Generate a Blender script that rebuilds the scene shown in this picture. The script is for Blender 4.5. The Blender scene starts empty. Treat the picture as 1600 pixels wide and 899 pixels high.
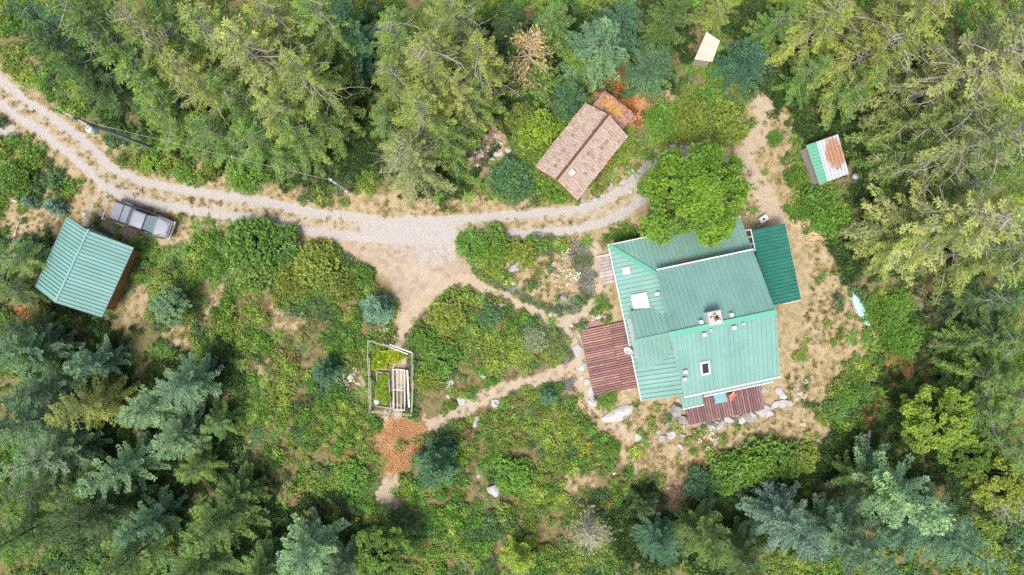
import bpy, bmesh, math, random
import numpy as np
from mathutils import Vector, Matrix

# ---------------------------------------------------------------- camera, sky, sun, exposure
SC = bpy.context.scene
COL = SC.collection
CAM_H = 60.0
cd = bpy.data.cameras.new('camera'); cam = bpy.data.objects.new('camera', cd); COL.objects.link(cam)
cam.location = (0, 0, CAM_H); cam.rotation_euler = (0, 0, 0)
cd.sensor_width = 36; cd.lens = 24.0; cd.clip_end = 2000
SC.camera = cam

SUN_AZ, SUN_EL = math.radians(238), math.radians(66)      # azimuth measured counter-clockwise from +x, where the light comes from
wd = bpy.data.worlds.new('World'); SC.world = wd; wd.use_nodes = True
nt = wd.node_tree; nt.nodes.clear()
sky = nt.nodes.new('ShaderNodeTexSky'); sky.sky_type = 'NISHITA'; sky.sun_disc = False; sky.air_density = .7; sky.dust_density = 4.0; sky.ozone_density = .6
sky.sun_elevation = SUN_EL; sky.sun_rotation = math.pi/2 - SUN_AZ
bg = nt.nodes.new('ShaderNodeBackground'); bg.inputs['Strength'].default_value = 0.15
wo = nt.nodes.new('ShaderNodeOutputWorld')
nt.links.new(sky.outputs[0], bg.inputs[0]); nt.links.new(bg.outputs[0], wo.inputs[0])
sl = bpy.data.lights.new('sun', 'SUN'); sl.energy = 2.0; sl.angle = math.radians(16); sl.color = (1.0, 0.95, 0.87)
so = bpy.data.objects.new('sun', sl); COL.objects.link(so)
sd = Vector((math.cos(SUN_AZ)*math.cos(SUN_EL), math.sin(SUN_AZ)*math.cos(SUN_EL), math.sin(SUN_EL)))
so.rotation_euler = sd.to_track_quat('Z', 'Y').to_euler(); so.location = sd*80
SC.view_settings.view_transform = 'Standard'; SC.view_settings.look = 'None'
SC.view_settings.exposure = 0.92; SC.view_settings.gamma = 1
SC.view_settings.use_curve_mapping = False
SC.render.engine = 'CYCLES'
SC.cycles.use_denoising = False
SC.cycles.max_bounces = 6; SC.cycles.transparent_max_bounces = 4

random.seed(7)
RNG = np.random.default_rng(7)
S = 1600/90.0                                             # photo pixels per metre on the ground

def W(px, py, z=0.0):
    k = (CAM_H - z)/CAM_H/S
    return ((px-800)*k, (449.5-py)*k)

# ---------------------------------------------------------------- noise and masks
def _hash(ix, iy, seed):
    h = (ix.astype(np.int64)*374761393 + iy.astype(np.int64)*668265263 + seed*1442695041) & 0xffffffff
    h = ((h ^ (h >> 13))*1274126177) & 0xffffffff
    return ((h ^ (h >> 16)) & 0xffff)/65535.0
def vnoise(x, y, seed=0):
    x0 = np.floor(x); y0 = np.floor(y); fx = x-x0; fy = y-y0
    fx = fx*fx*(3-2*fx); fy = fy*fy*(3-2*fy)
    a = _hash(x0, y0, seed); b = _hash(x0+1, y0, seed); c = _hash(x0, y0+1, seed); d = _hash(x0+1, y0+1, seed)
    return (a*(1-fx)+b*fx)*(1-fy) + (c*(1-fx)+d*fx)*fy
def fbm(x, y, seed=0, octv=4):
    t = 0; amp = .5; n = 0
    for i in range(octv):
        t = t + amp*vnoise(x, y, seed+i*17); n += amp; x = x*2.03; y = y*2.03; amp *= .5
    return t/n
def ground(x, y):
    x = np.asarray(x, float); y = np.asarray(y, float)
    return 0.16*np.sin(x*.11+1.0)*np.cos(y*.13) + 0.10*(fbm(x*.35, y*.35, 5, 3)-.5)
def gz(x, y): return float(ground(np.array([x]), np.array([y]))[0])

def poly_dist(px, py, pts):
    d = np.full(px.shape, 1e9)
    for (x0, y0), (x1, y1) in zip(pts[:-1], pts[1:]):
        dx, dy = x1-x0, y1-y0; L2 = dx*dx+dy*dy
        t = np.clip(((px-x0)*dx+(py-y0)*dy)/L2, 0, 1)
        d = np.minimum(d, np.hypot(px-x0-t*dx, py-y0-t*dy))
    return d
def inside(px, py, pts):
    r = np.zeros(px.shape, bool); n = len(pts)
    for i in range(n):
        x0, y0 = pts[i]; x1, y1 = pts[(i+1) % n]
        c = ((y0 > py) != (y1 > py))
        with np.errstate(divide='ignore', invalid='ignore'):
            r ^= c & (px < (x1-x0)*(py-y0)/(y1-y0+1e-12)+x0)
    return r
def area(px, py, pts, soft=10):
    d = poly_dist(px, py, list(pts)+[pts[0]]); s = np.where(inside(px, py, pts), -d, d)
    return np.clip(.5 - s/(2*soft), 0, 1)

ROAD = [(-90, 70), (-20, 128), (30, 168), (70, 193), (115, 228), (170, 278), (215, 299), (300, 314), (400, 328), (500, 349), (600, 360),
        (700, 359), (800, 352), (880, 347), (940, 333), (985, 308), (1015, 278), (1060, 250), (1110, 240)]
SPUR = [(-60, 205), (18, 205)]
GARSPUR = [(160, 300), (150, 340), (140, 375)]
APRON = [(540, 358), (640, 352), (740, 362), (735, 385), (700, 425), (660, 430), (620, 400)]
DIRT = [(470, 356), (560, 362), (700, 372), (765, 378), (720, 395), (745, 432), (705, 455), (655, 492), (640, 530), (614, 515), (622, 475), (606, 440), (560, 405)]
PATHS = [([(700, 440), (740, 440), (790, 466), (850, 495), (880, 503), (915, 490), (935, 455), (932, 400), (925, 385)], 9),
         ([(882, 503), (900, 545), (906, 600), (925, 640), (960, 665), (1000, 690)], 7),
         ([(690, 445), (650, 480), (628, 520), (622, 545), (625, 600)], 11),
         ([(615, 640), (610, 690), (612, 750), (595, 790)], 13),
         ([(610, 650), (665, 664), (700, 655), (735, 632), (790, 608), (850, 592), (885, 580), (903, 575)], 12),
         ([(1195, 160), (1190, 205), (1165, 240), (1185, 290), (1215, 340)], 16),
         ([(640, 420), (690, 445)], 14)]
DRY = [[(1165, 150), (1240, 170), (1243, 250), (1258, 320), (1296, 370), (1308, 420), (1345, 470), (1358, 545), (1428, 572), (1422, 600), (1310, 615),
        (1290, 690), (1270, 705), (1200, 690), (1120, 715), (1062, 765), (1000, 765), (962, 700), (925, 668), (893, 640), (884, 560), (905, 510), (935, 480), (935, 400),
        (960, 360), (1000, 290), (1040, 232), (1130, 218)],
       [(70, 225), (112, 225), (165, 290), (330, 330), (335, 372), (260, 388), (205, 378), (100, 335), (62, 375), (56, 455), (20, 425), (0, 340), (10, 305), (60, 320), (75, 270)],
       [(800, 385), (925, 385), (935, 470), (910, 495), (870, 490), (800, 460), (790, 420)],
       [(180, 235), (330, 285), (500, 320), (640, 335), (830, 335), (900, 330), (1000, 250), (985, 240), (900, 305), (700, 310), (560, 290), (480, 300), (330, 260), (190, 225)],
       [(300, 440), (360, 430), (350, 500), (310, 520)], [(725, 180), (790, 195), (790, 260), (730, 270)], [(1000, 120), (1060, 150), (1050, 200), (1000, 190)],
       [(180, 470), (240, 430), (265, 440), (200, 520)], [(415, 470), (470, 480), (480, 510), (430, 520)], [(395, 560), (425, 555), (440, 600), (410, 610)], [(540, 575), (575, 570), (572, 625), (545, 620)], [(880, 740), (935, 735), (930, 770), (885, 765)], [(250, 520), (300, 500), (320, 525), (270, 545)]]
ORANGE = [(635, 685, 34), (620, 720, 26), (540, 718, 18), (590, 690, 22), (955, 120, 42), (985, 165, 34), (1010, 90, 24), (1400, 580, 26), (1375, 560, 18), (930, 260, 24), (1352, 655, 16), (45, 495, 20), (1090, 720, 10)]
DEBRIS = [(1452, 490, 32), (1470, 540, 24), (755, 240, 30), (750, 205, 24), (1060, 775, 30), (600, 790, 26)]

def zones(x, y):
    """material masks of the ground at world points (all shapes that lie on the ground)"""
    px = x*S+800; py = 449.5-y*S
    w1 = (fbm(x*.9, y*.9, 31)-.5)*16; w2 = (fbm(x*.9+50, y*.9, 37)-.5)*16
    qx, qy = px+w1, py+w2; w3 = (fbm(x*2.6, y*2.6, 43, 3)-.5)*12
    dr = poly_dist(px+w1*.35, py+w2*.35, ROAD)
    tr = np.clip(1.35-np.abs(dr-15)/8.0, 0, 1)
    mid = np.clip((dr-2)/8, 0, 1)
    gravel = np.where(dr < 15, np.maximum(tr*.92, .36+.18*mid), tr)
    wide = np.exp(-((px-640)/115)**2)
    gravel = np.maximum(gravel, wide*np.clip((26-dr)/8, 0, 1)*.9)
    gravel = np.maximum(gravel, np.clip((13-poly_dist(qx, qy, SPUR))/6, 0, 1))
    gravel = np.maximum(gravel, area(qx, qy, APRON, 26)*.58)
    dg = poly_dist(qx, qy, GARSPUR); gravel = np.maximum(gravel, np.clip(1.2-np.abs(dg-9)/5, 0, 1)*.7)
    gravel = np.maximum(gravel, np.clip((26-np.hypot(qx-1128, qy-262))/14, 0, 1)*.7)
    road = np.clip((27-dr)/5, 0, 1)
    dirt = area(qx, qy, DIRT, 12)
    pathm = np.zeros(x.shape)
    for pts, w in PATHS:
        pathm = np.maximum(pathm, np.clip((w+3-poly_dist(px+w1*.8, py+w2*.8, pts)+w3)/8, 0, 1))
    dry = np.clip((46-dr)/16, 0, 1)*np.where(py > 450-8, 0, 1)
    dry = np.where((px > 700) & (py > 375), dry*.1, dry)
    for p in DRY: dry = np.maximum(dry, area(qx, qy, p, 9))
    org = np.zeros(x.shape)
    for ox, oy, r in ORANGE: org = np.maximum(org, np.clip((r-np.hypot(qx+w1-ox, qy+w2-oy)+w3)/14+.3, 0, 1))
    deb = np.zeros(x.shape)
    for ox, oy, r in DEBRIS: deb = np.maximum(deb, np.clip((r-np.hypot(qx-ox, qy-oy))/12+.3, 0, 1))
    return dict(gravel=gravel, road=road, dirt=dirt, path=pathm, dry=dry, orange=org, debris=deb)

# ---------------------------------------------------------------- materials
def new_mat(name):
    m = bpy.data.materials.new(name); m.use_nodes = True
    n = m.node_tree; n.nodes.clear()
    out = n.nodes.new('ShaderNodeOutputMaterial')
    return m, n, out
def N(n, t, **kw):
    nd = n.nodes.new(t)
    for k, v in kw.items():
        if k in nd.inputs: nd.inputs[k].default_value = v
        else: setattr(nd, k, v)
    return nd
def ramp(n, fac, stops):
    r = n.nodes.new('ShaderNodeValToRGB'); e = r.color_ramp.elements
    while len(e) < len(stops): e.new(.5)
    for el, (p, c) in zip(e, stops):
        el.position = p; el.color = (*c, 1)
    n.links.new(fac, r.inputs[0]); return r.outputs[0]
def mixc(n, fac, a, b, mode='MIX'):
    m = n.nodes.new('ShaderNodeMix'); m.data_type = 'RGBA'; m.blend_type = mode
    for sock, v in ((m.inputs[0], fac), (m.inputs[6], a), (m.inputs[7], b)):
        if hasattr(v, 'links'): n.links.new(v, sock)
        elif isinstance(v, (int, float)): sock.default_value = v
        else: sock.default_value = (*v, 1)
    return m.outputs[2]
def math_(n, op, a, b=None):
    m = n.nodes.new('ShaderNodeMath'); m.operation = op
    for i, v in enumerate((a, b)):
        if v is None: continue
        if hasattr(v, 'links'): n.links.new(v, m.inputs[i])
        else: m.inputs[i].default_value = v
    return m.outputs[0]
def noise(n, scale, detail=4, rough=.55, coord='Object', stretch=None):
    tc = n.nodes.new('ShaderNodeTexCoord'); t = n.nodes.new('ShaderNodeTexNoise')
    t.inputs['Scale'].default_value = scale; t.inputs['Detail'].default_value = detail; t.inputs['Roughness'].default_value = rough
    src = tc.outputs[coord]
    if stretch:
        mp = n.nodes.new('ShaderNodeMapping'); mp.inputs['Scale'].default_value = stretch
        n.links.new(src, mp.inputs[0]); src = mp.outputs[0]
    n.links.new(src, t.inputs['Vector']); return t.outputs[0]
def mat(name, c1, c2=None, scale=3.0, rough=.7, bump=0.0, bscale=20.0, stretch=None, metallic=0.0, spec=.4, objrand=0.0, detail=5):
    m, n, out = new_mat(name); b = n.nodes.new('ShaderNodeBsdfPrincipled')
    c2 = c2 or tuple(v*.75 for v in c1)
    col = ramp(n, noise(n, scale, detail, .6, stretch=stretch), [(.3, c2), (.7, c1)])
    if objrand:
        oi = n.nodes.new('ShaderNodeObjectInfo')
        f = math_(n, 'MULTIPLY_ADD', oi.outputs['Random'], objrand*2); f.node.inputs[2].default_value = 1-objrand
        cc = n.nodes.new('ShaderNodeCombineColor')
        for i in range(3): n.links.new(f, cc.inputs[i])
        col = mixc(n, 1.0, col, cc.outputs[0], 'MULTIPLY')
    n.links.new(col, b.inputs['Base Color'])
    b.inputs['Roughness'].default_value = rough; b.inputs['Metallic'].default_value = metallic
    b.inputs['Specular IOR Level'].default_value = spec
    if bump:
        bp = n.nodes.new('ShaderNodeBump'); bp.inputs['Strength'].default_value = bump; bp.inputs['Distance'].default_value = .03
        n.links.new(noise(n, bscale, 4), bp.inputs['Height']); n.links.new(bp.outputs[0], b.inputs['Normal'])
    n.links.new(b.outputs[0], out.inputs[0]); return m

def leaf_mat(name, instanced=False, trans=.3, rough=.5, spread=.55, warm=(1.16, 1.14, .7), cool=(.74, .84, .85), spec=.3):
    """leaf colour = the plant's own tint, varied leaf by leaf"""
    m, n, out = new_mat(name)
    if instanced:
        a = n.nodes.new('ShaderNodeAttribute'); a.attribute_type = 'INSTANCER'; a.attribute_name = 'tint'; base = a.outputs['Color']
    else:
        base = n.nodes.new('ShaderNodeObjectInfo').outputs['Color']
    v = n.nodes.new('ShaderNodeAttribute'); v.attribute_name = 'var'
    hue = ramp(n, v.outputs['Fac'], [(0, cool), (.5, (1, 1, 1)), (1, warm)])
    col = mixc(n, 1.0, base, hue, 'MULTIPLY')
    f = math_(n, 'MULTIPLY_ADD', v.outputs['Fac'], spread); f.node.inputs[2].default_value = 1-spread*.5
    cc = n.nodes.new('ShaderNodeCombineColor')
    for i in range(3): n.links.new(f, cc.inputs[i])
    col = mixc(n, 1.0, col, cc.outputs[0], 'MULTIPLY')
    b = n.nodes.new('ShaderNodeBsdfPrincipled'); n.links.new(col, b.inputs['Base Color'])
    b.inputs['Roughness'].default_value = rough; b.inputs['Specular IOR Level'].default_value = spec
    t = n.nodes.new('ShaderNodeBsdfTranslucent'); n.links.new(mixc(n, 1.0, col, (1.1, 1.15, .55), 'MULTIPLY'), t.inputs[0])
    mx = n.nodes.new('ShaderNodeMixShader'); mx.inputs[0].default_value = trans
    n.links.new(b.outputs[0], mx.inputs[1]); n.links.new(t.outputs[0], mx.inputs[2]); n.links.new(mx.outputs[0], out.inputs[0])
    return m

def ground_mat():
    m, n, out = new_mat('ground_soil'); b = n.nodes.new('ShaderNodeBsdfPrincipled'); b.inputs['Roughness'].default_value = .95
    b.inputs['Specular IOR Level'].default_value = .1
    def att(nm):
        a = n.nodes.new('ShaderNodeAttribute'); a.attribute_name = nm; return a.outputs['Fac']
    big = noise(n, .35, 5); mid = noise(n, 1.6, 6, .65); fine = noise(n, 9, 6, .7); speck = noise(n, 26, 4, .7)
    floor = ramp(n, mid, [(.3, (.07, .06, .03)), (.44, (.12, .11, .045)), (.52, (.20, .16, .085)), (.60, (.12, .135, .045)), (.72, (.27, .22, .12))])
    dry = ramp(n, mid, [(.28, (.15, .155, .055)), (.40, (.26, .215, .115)), (.52, (.36, .295, .185)), (.70, (.43, .365, .255))])
    dry = mixc(n, math_(n, 'MULTIPLY', ramp(n, fine, [(.42, (0, 0, 0)), (.6, (1, 1, 1))]), .55), dry, (.26, .19, .085))
    dirt = ramp(n, mid, [(.3, (.26, .205, .145)), (.55, (.355, .29, .215)), (.75, (.42, .36, .285))])
    dirt = mixc(n, math_(n, 'MULTIPLY', ramp(n, fine, [(.5, (0, 0, 0)), (.66, (1, 1, 1))]), .4), dirt, (.30, .20, .11))
    grav = ramp(n, fine, [(.3, (.27, .25, .23)), (.5, (.355, .335, .31)), (.7, (.43, .41, .385))])
    org = ramp(n, fine, [(.3, (.22, .10, .04)), (.5, (.40, .205, .10)), (.72, (.50, .32, .19))])
    deb = ramp(n, fine, [(.36, (.09, .05, .035)), (.52, (.30, .20, .15)), (.62, (.22, .14, .1)), (.72, (.6, .55, .48))])
    def sharp(fac, amt=.5):
        s = math_(n, 'ADD', fac, math_(n, 'MULTIPLY', math_(n, 'SUBTRACT', mid, .5), amt*2))
        s = math_(n, 'ADD', s, math_(n, 'MULTIPLY', math_(n, 'SUBTRACT', fine, .5), amt*1.2))
        mr = n.nodes.new('ShaderNodeMapRange'); mr.inputs[1].default_value = .32; mr.inputs[2].default_value = .68; n.links.new(s, mr.inputs[0])
        return mr.outputs[0]
    col = mixc(n, sharp(att('dry'), .35), floor, dry)
    col = mixc(n, sharp(att('debris'), .5), col, deb)
    col = mixc(n, sharp(att('dirt'), .3), col, dirt)
    col = mixc(n, sharp(att('path'), .3), col, mixc(n, .4, dirt, (.42, .35, .25)))
    col = mixc(n, sharp(att('orange'), .5), col, org)
    col = mixc(n, sharp(att('gravel'), .42), col, grav)
    sv = math_(n, 'MULTIPLY_ADD', speck, .85); sv.node.inputs[2].default_value = .56
    cc = n.nodes.new('ShaderNodeCombineColor')
    for i in range(3): n.links.new(sv, cc.inputs[i])
    col = mixc(n, 1.0, col, cc.outputs[0], 'MULTIPLY')
    n.links.new(col, b.inputs['Base Color'])
    bp = n.nodes.new('ShaderNodeBump'); bp.inputs['Strength'].default_value = .6; bp.inputs['Distance'].default_value = .06
    n.links.new(math_(n, 'ADD', fine, math_(n, 'MULTIPLY', speck, .5)), bp.inputs['Height']); n.links.new(bp.outputs[0], b.inputs['Normal'])
    n.links.new(b.outputs[0], out.inputs[0]); return m

def rust_mat():
    """white sheet metal with a ragged rust patch of its own shape"""
    m, n, out = new_mat('rusty_white_sheet'); b = n.nodes.new('ShaderNodeBsdfPrincipled'); b.inputs['Roughness'].default_value = .55
    a = n.nodes.new('ShaderNodeAttribute'); a.attribute_name = 'rust'
    s = math_(n, 'ADD', a.outputs['Fac'], math_(n, 'MULTIPLY', math_(n, 'SUBTRACT', noise(n, 6, 6, .7, stretch=(1, .35, 1)), .5), 2.2))
    mr = n.nodes.new('ShaderNodeMapRange'); mr.inputs[1].default_value = .28; mr.inputs[2].default_value = .5; n.links.new(s, mr.inputs[0])
    col = mixc(n, mr.outputs[0], (.37, .41, .44), ramp(n, noise(n, 14), [(.35, (.22, .11, .06)), (.65, (.40, .23, .14))]))
    n.links.new(col, b.inputs['Base Color']); n.links.new(b.outputs[0], out.inputs[0]); return m

M = {}
M['ground'] = ground_mat()
def metal_mat(name, c1, c2, streak, rough=.6, spec=.25, objrand=.05):
    m, n, out = new_mat(name); b = n.nodes.new('ShaderNodeBsdfPrincipled'); b.inputs['Roughness'].default_value = rough; b.inputs['Specular IOR Level'].default_value = spec
    col = ramp(n, noise(n, .5, 6, .65), [(.3, c2), (.7, c1)])
    st = ramp(n, noise(n, 3.0, 6, .7, stretch=streak), [(.45, (0, 0, 0)), (.75, (1, 1, 1))])
    col = mixc(n, math_(n, 'MULTIPLY', st, .35), col, tuple(.5*v+.5*.30 for v in c1))
    gr = ramp(n, noise(n, 7, 6, .75), [(.60, (0, 0, 0)), (.72, (1, 1, 1))])
    col = mixc(n, math_(n, 'MULTIPLY', gr, .30), col, (.10, .13, .09))
    oi = n.nodes.new('ShaderNodeObjectInfo'); f = math_(n, 'MULTIPLY_ADD', oi.outputs['Random'], objrand*2); f.node.inputs[2].default_value = 1-objrand
    cc = n.nodes.new('ShaderNodeCombineColor')
    for i in range(3): n.links.new(f, cc.inputs[i])
    col = mixc(n, 1.0, col, cc.outputs[0], 'MULTIPLY')
    n.links.new(col, b.inputs['Base Color'])
    bp = n.nodes.new('ShaderNodeBump'); bp.inputs['Strength'].default_value = .25; bp.inputs['Distance'].default_value = .05
    n.links.new(noise(n, 1.3, 3), bp.inputs['Height']); n.links.new(bp.outputs[0], b.inputs['Normal'])
    n.links.new(b.outputs[0], out.inputs[0]); return m
M['teal'] = metal_mat('teal_painted_metal', (.175, .33, .285), (.13, .27, .23), (2.2, .35, 1))
M['teal_ridge'] = mat('ridge_green_metal', (.11, .35, .24), (.09, .31, .21), .8, .6, spec=.25)
M['garage_teal'] = metal_mat('pale_teal_metal', (.18, .35, .315), (.145, .30, .27), (.35, 2.2, 1), .5, .3)
M['deepgreen'] = metal_mat('deep_green_metal', (.012, .15, .105), (.009, .12, .083), (.35, 2.2, 1), .45, .35)
M['white'] = mat('white_paint', (.56, .57, .56), (.47, .48, .47), 4, .5)
M['white_frame'] = mat('weathered_white_timber', (.44, .43, .39), (.27, .265, .235), 6, .7)
M['dark'] = mat('dark_opening', (.03, .032, .035), (.02, .02, .022), 4, .5)
M['black_plastic'] = mat('black_plastic', (.018, .018, .02), (.012, .012, .013), 6, .45)
M['siding'] = mat('cream_siding', (.5, .46, .38), (.42, .38, .31), 3, .8)
M['cedar_wall'] = mat('orange_cedar_boards', (.36, .16, .055), (.22, .09, .03), 3, .75, stretch=(8, 8, .6), bump=.2, objrand=.2)
M['deck_red'] = mat('red_brown_deck_stain', (.30, .16, .14), (.20, .10, .086), 2.2, .7, bump=.15, objrand=.32)
M['deck_plum'] = mat('plum_brown_deck_stain', (.225, .125, .125), (.15, .08, .078), 2.2, .7, bump=.15, objrand=.32)
M['shake'] = mat('weathered_cedar_shake', (.50, .36, .285), (.32, .205, .155), 2.4, .9, bump=.3)
M['shake_dark'] = mat('stained_cedar_shake', (.36, .22, .19), (.22, .125, .105), 2.0, .9, bump=.3)
M['ridge_wood'] = mat('ridge_board', (.10, .06, .048), (.06, .04, .03), 5, .9)
M['ridge_tan'] = mat('tan_ridge_board', (.40, .27, .20), (.31, .20, .145), 5, .9)
M['log'] = mat('weathered_log', (.42, .34, .27), (.27, .20, .15), 5, .9, bump=.3)
M['birch'] = mat('pale_bark', (.66, .62, .55), (.38, .34, .30), 7, .85, bump=.2)
M['planks'] = mat('grey_weathered_planks', (.42, .38, .35), (.27, .24, .22), 3, .9, bump=.2, objrand=.15)
M['bark'] = mat('tree_bark', (.12, .09, .07), (.06, .045, .036), 6, .95, bump=.5)
M['limb'] = mat('grey_limb_bark', (.44, .41, .37), (.25, .22, .19), 5, .9)
M['limb_tan'] = mat('tan_dead_limb', (.50, .40, .27), (.32, .24, .15), 5, .9)
M['rock'] = mat('pale_granite', (.40, .395, .38), (.20, .195, .19), 2.8, .9, bump=.4, bscale=9, objrand=.25)
M['rock_white'] = mat('white_granite', (.47, .46, .44), (.28, .27, .255), 2.8, .9, bump=.3, bscale=9, objrand=.1)
M['firewood'] = mat('split_firewood', (.62, .49, .33), (.45, .32, .19), 6, .85, objrand=.25)
M['plywood'] = mat('pale_pink_boards', (.64, .50, .40), (.52, .38, .30), 5, .85, objrand=.12)
M['paint_silver'] = mat('silver_car_paint', (.12, .13, .15), (.10, .11, .13), 2, .4, metallic=0, spec=.5)
M['paint_roof'] = mat('pale_silver_paint', (.235, .25, .285), (.205, .22, .25), 2, .5, metallic=0, spec=.4)
M['tonneau'] = mat('grey_vinyl_cover', (.17, .20, .245), (.15, .175, .21), 4, .6)
M['tyre'] = mat('tyre_rubber', (.02, .02, .02), (.014, .014, .014), 8, .9)
M['chrome'] = mat('bright_metal', (.6, .6, .6), (.5, .5, .5), 4, .3, metallic=.8)
M['galv'] = mat('galvanised_grey', (.34, .36, .36), (.26, .28, .28), 6, .6, metallic=.2)
M['pole'] = mat('grey_green_pole', (.20, .25, .22), (.12, .15, .135), 6, .9)
M['yellow'] = mat('yellow_guard', (.62, .42, .04), (.5, .34, .03), 6, .6)
M['wire'] = mat('pale_cable', (.45, .47, .48), (.35, .36, .37), 6, .6)
M['hull'] = mat('pale_aqua_hull', (.34, .56, .49), (.29, .50, .44), 3, .45)
M['cloth_orange'] = mat('orange_cloth', (.72, .16, .09), (.58, .11, .06), 6, .85)
M['table_teal'] = mat('teal_table', (.16, .36, .36), (.13, .30, .31), 5, .6)
M['soil'] = mat('garden_soil', (.10, .075, .05), (.055, .04, .028), 6, .95, bump=.4)
M['rust'] = rust_mat()
def shingle_mat(name, stops):
    m, n, out = new_mat(name); b = n.nodes.new('ShaderNodeBsdfPrincipled'); b.inputs['Roughness'].default_value = .9
    a = n.nodes.new('ShaderNodeAttribute'); a.attribute_name = 'var'
    col = mixc(n, .35, ramp(n, a.outputs['Fac'], stops), ramp(n, noise(n, 2.2, 5), [(.3, stops[0][1]), (.7, stops[-1][1])]))
    n.links.new(col, b.inputs['Base Color']); n.links.new(b.outputs[0], out.inputs[0]); return m
M['shake'] = shingle_mat('weathered_shakes', [(0, (.19, .11, .08)), (.12, (.33, .25, .20)), (.5, (.385, .305, .25)), (1, (.44, .36, .30))])
M['shake_dark'] = shingle_mat('stained_shakes', [(0, (.16, .07, .055)), (.4, (.27, .155, .13)), (1, (.36, .23, .20))])
gm, gn, go_ = new_mat('window_glass'); gb = gn.nodes.new('ShaderNodeBsdfPrincipled')
gb.inputs['Base Color'].default_value = (.02, .025, .03, 1); gb.inputs['Roughness'].default_value = .08; gn.links.new(gb.outputs[0], go_.inputs[0]); M['glass'] = gm
gm, gn, go_ = new_mat('windscreen_glass'); gb = gn.nodes.new('ShaderNodeBsdfPrincipled')
gb.inputs['Base Color'].default_value = (.16, .21, .22, 1); gb.inputs['Roughness'].default_value = .12; gn.links.new(gb.outputs[0], go_.inputs[0]); M['screen'] = gm
M['leaf'] = leaf_mat('leaf'); M['needle'] = leaf_mat('needle', trans=.22, rough=.55, spread=.6)
M['cover'] = leaf_mat('undergrowth_leaf', True, trans=.25); M['pebble'] = leaf_mat('pebble', True, trans=0.0, rough=.9, spec=.1, warm=(1.05, 1, .95), cool=(.9, .95, 1))

# ---------------------------------------------------------------- mesh helpers
class MB:
    def __init__(s): s.v = []; s.f = []
    def box(s, c, size, rot=None, taper=None):
        hx, hy, hz = size[0]/2, size[1]/2, size[2]/2; b = len(s.v)
        R = rot if rot is not None else Matrix.Identity(3)
        for z in (-hz, hz):
            t = 1 if (taper is None or z < 0) else taper
            for x, y in ((-hx, -hy), (hx, -hy), (hx, hy), (-hx, hy)):
                p = R @ Vector((x*t, y*t, z)) + Vector(c); s.v.append(tuple(p))
        for q in ((3, 2, 1, 0), (4, 5, 6, 7), (0, 1, 5, 4), (1, 2, 6, 5), (2, 3, 7, 6), (3, 0, 4, 7)): s.f.append(tuple(b+i for i in q))
        return s
    def bar(s, a, b, w, h=None, up=(0, 0, 1)):
        a = Vector(a); b = Vector(b); d = (b-a); L = d.length; d.normalize(); u = Vector(up)
        if abs(d.dot(u)) > .98: u = Vector((1, 0, 0))
        r = d.cross(u).normalized(); u = r.cross(d)
        R = Matrix((d, r, u)).transposed()
        return s.box((a+b)/2, (L, w, h or w), R)
    def tube(s, pts, rad, n=6, cap=True):
        pts = [Vector(p) for p in pts]; rad = rad if hasattr(rad, '__len__') else [rad]*len(pts); b = len(s.v)
        for i, p in enumerate(pts):
            d = (pts[min(i+1, len(pts)-1)]-pts[max(i-1, 0)]).normalized()
            u = Vector((0, 0, 1)) if abs(d.z) < .9 else Vector((1, 0, 0))
            r = d.cross(u).normalized(); u = r.cross(d)
            for k in range(n):
                a = 2*math.pi*k/n; s.v.append(tuple(p+(r*math.cos(a)+u*math.sin(a))*rad[i]))
        for i in range(len(pts)-1):
            for k in range(n):
                k2 = (k+1) % n; s.f.append((b+i*n+k, b+i*n+k2, b+(i+1)*n+k2, b+(i+1)*n+k))
        if cap:
            s.f.append(tuple(b+k for k in range(n))[::-1]); s.f.append(tuple(b+(len(pts)-1)*n+k for k in range(n)))
        return s
    def prism(s, pts, z0, z1):
        b = len(s.v); n = len(pts)
        for z in (z0, z1):
            for x, y in pts: s.v.append((x, y, z))
        s.f.append(tuple(b+i for i in range(n))[::-1]); s.f.append(tuple(b+n+i for i in range(n)))
        for i in range(n):
            j = (i+1) % n; s.f.append((b+i, b+j, b+n+j, b+n+i))
        return s
    def slab(s, pts3, nrm, t):
        """polygon in space with thickness t below it"""
        b = len(s.v); n = len(pts3); nv = Vector(nrm)
        for p in pts3: s.v.append(tuple(Vector(p)))
        for p in pts3: s.v.append(tuple(Vector(p)-nv*t))
        s.f.append(tuple(b+i for i in range(n))); s.f.append(tuple(b+n+i for i in range(n))[::-1])
        for i in range(n):
            j = (i+1) % n; s.f.append((b+j, b+i, b+n+i, b+n+j))
        return s
    def mesh(s, name, m, smooth=False):
        me = bpy.data.meshes.new(name); me.from_pydata(s.v, [], s.f); me.materials.append(m); me.validate()
        bm = bmesh.new(); bm.from_mesh(me); bmesh.ops.recalc_face_normals(bm, faces=bm.faces); bm.to_mesh(me); bm.free()
        if smooth: me.polygons.foreach_set('use_smooth', [True]*len(me.polygons))
        me.update(); return me
    def build(s, name, m, parent=None, smooth=False):
        return link(name, s.mesh(name, m, smooth), parent)

def link(name, me, parent=None, loc=None, rz=None):
    o = bpy.data.objects.new(name, me); COL.objects.link(o)
    if parent is not None: o.parent = parent
    if loc is not None: o.location = loc
    if rz is not None: o.rotation_euler = (0, 0, rz)
    return o
def thing(name, label, cat, loc=(0, 0, 0), rz=0, group=None):
    o = bpy.data.objects.new(name, None); COL.objects.link(o); o.location = loc; o.rotation_euler = (0, 0, rz); o.empty_display_size = .3
    return tag(o, label, cat, group)
def tag(o, label, cat, group=None):
    o['label'] = label; o['category'] = cat
    if group: o['group'] = group
    return o

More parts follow.
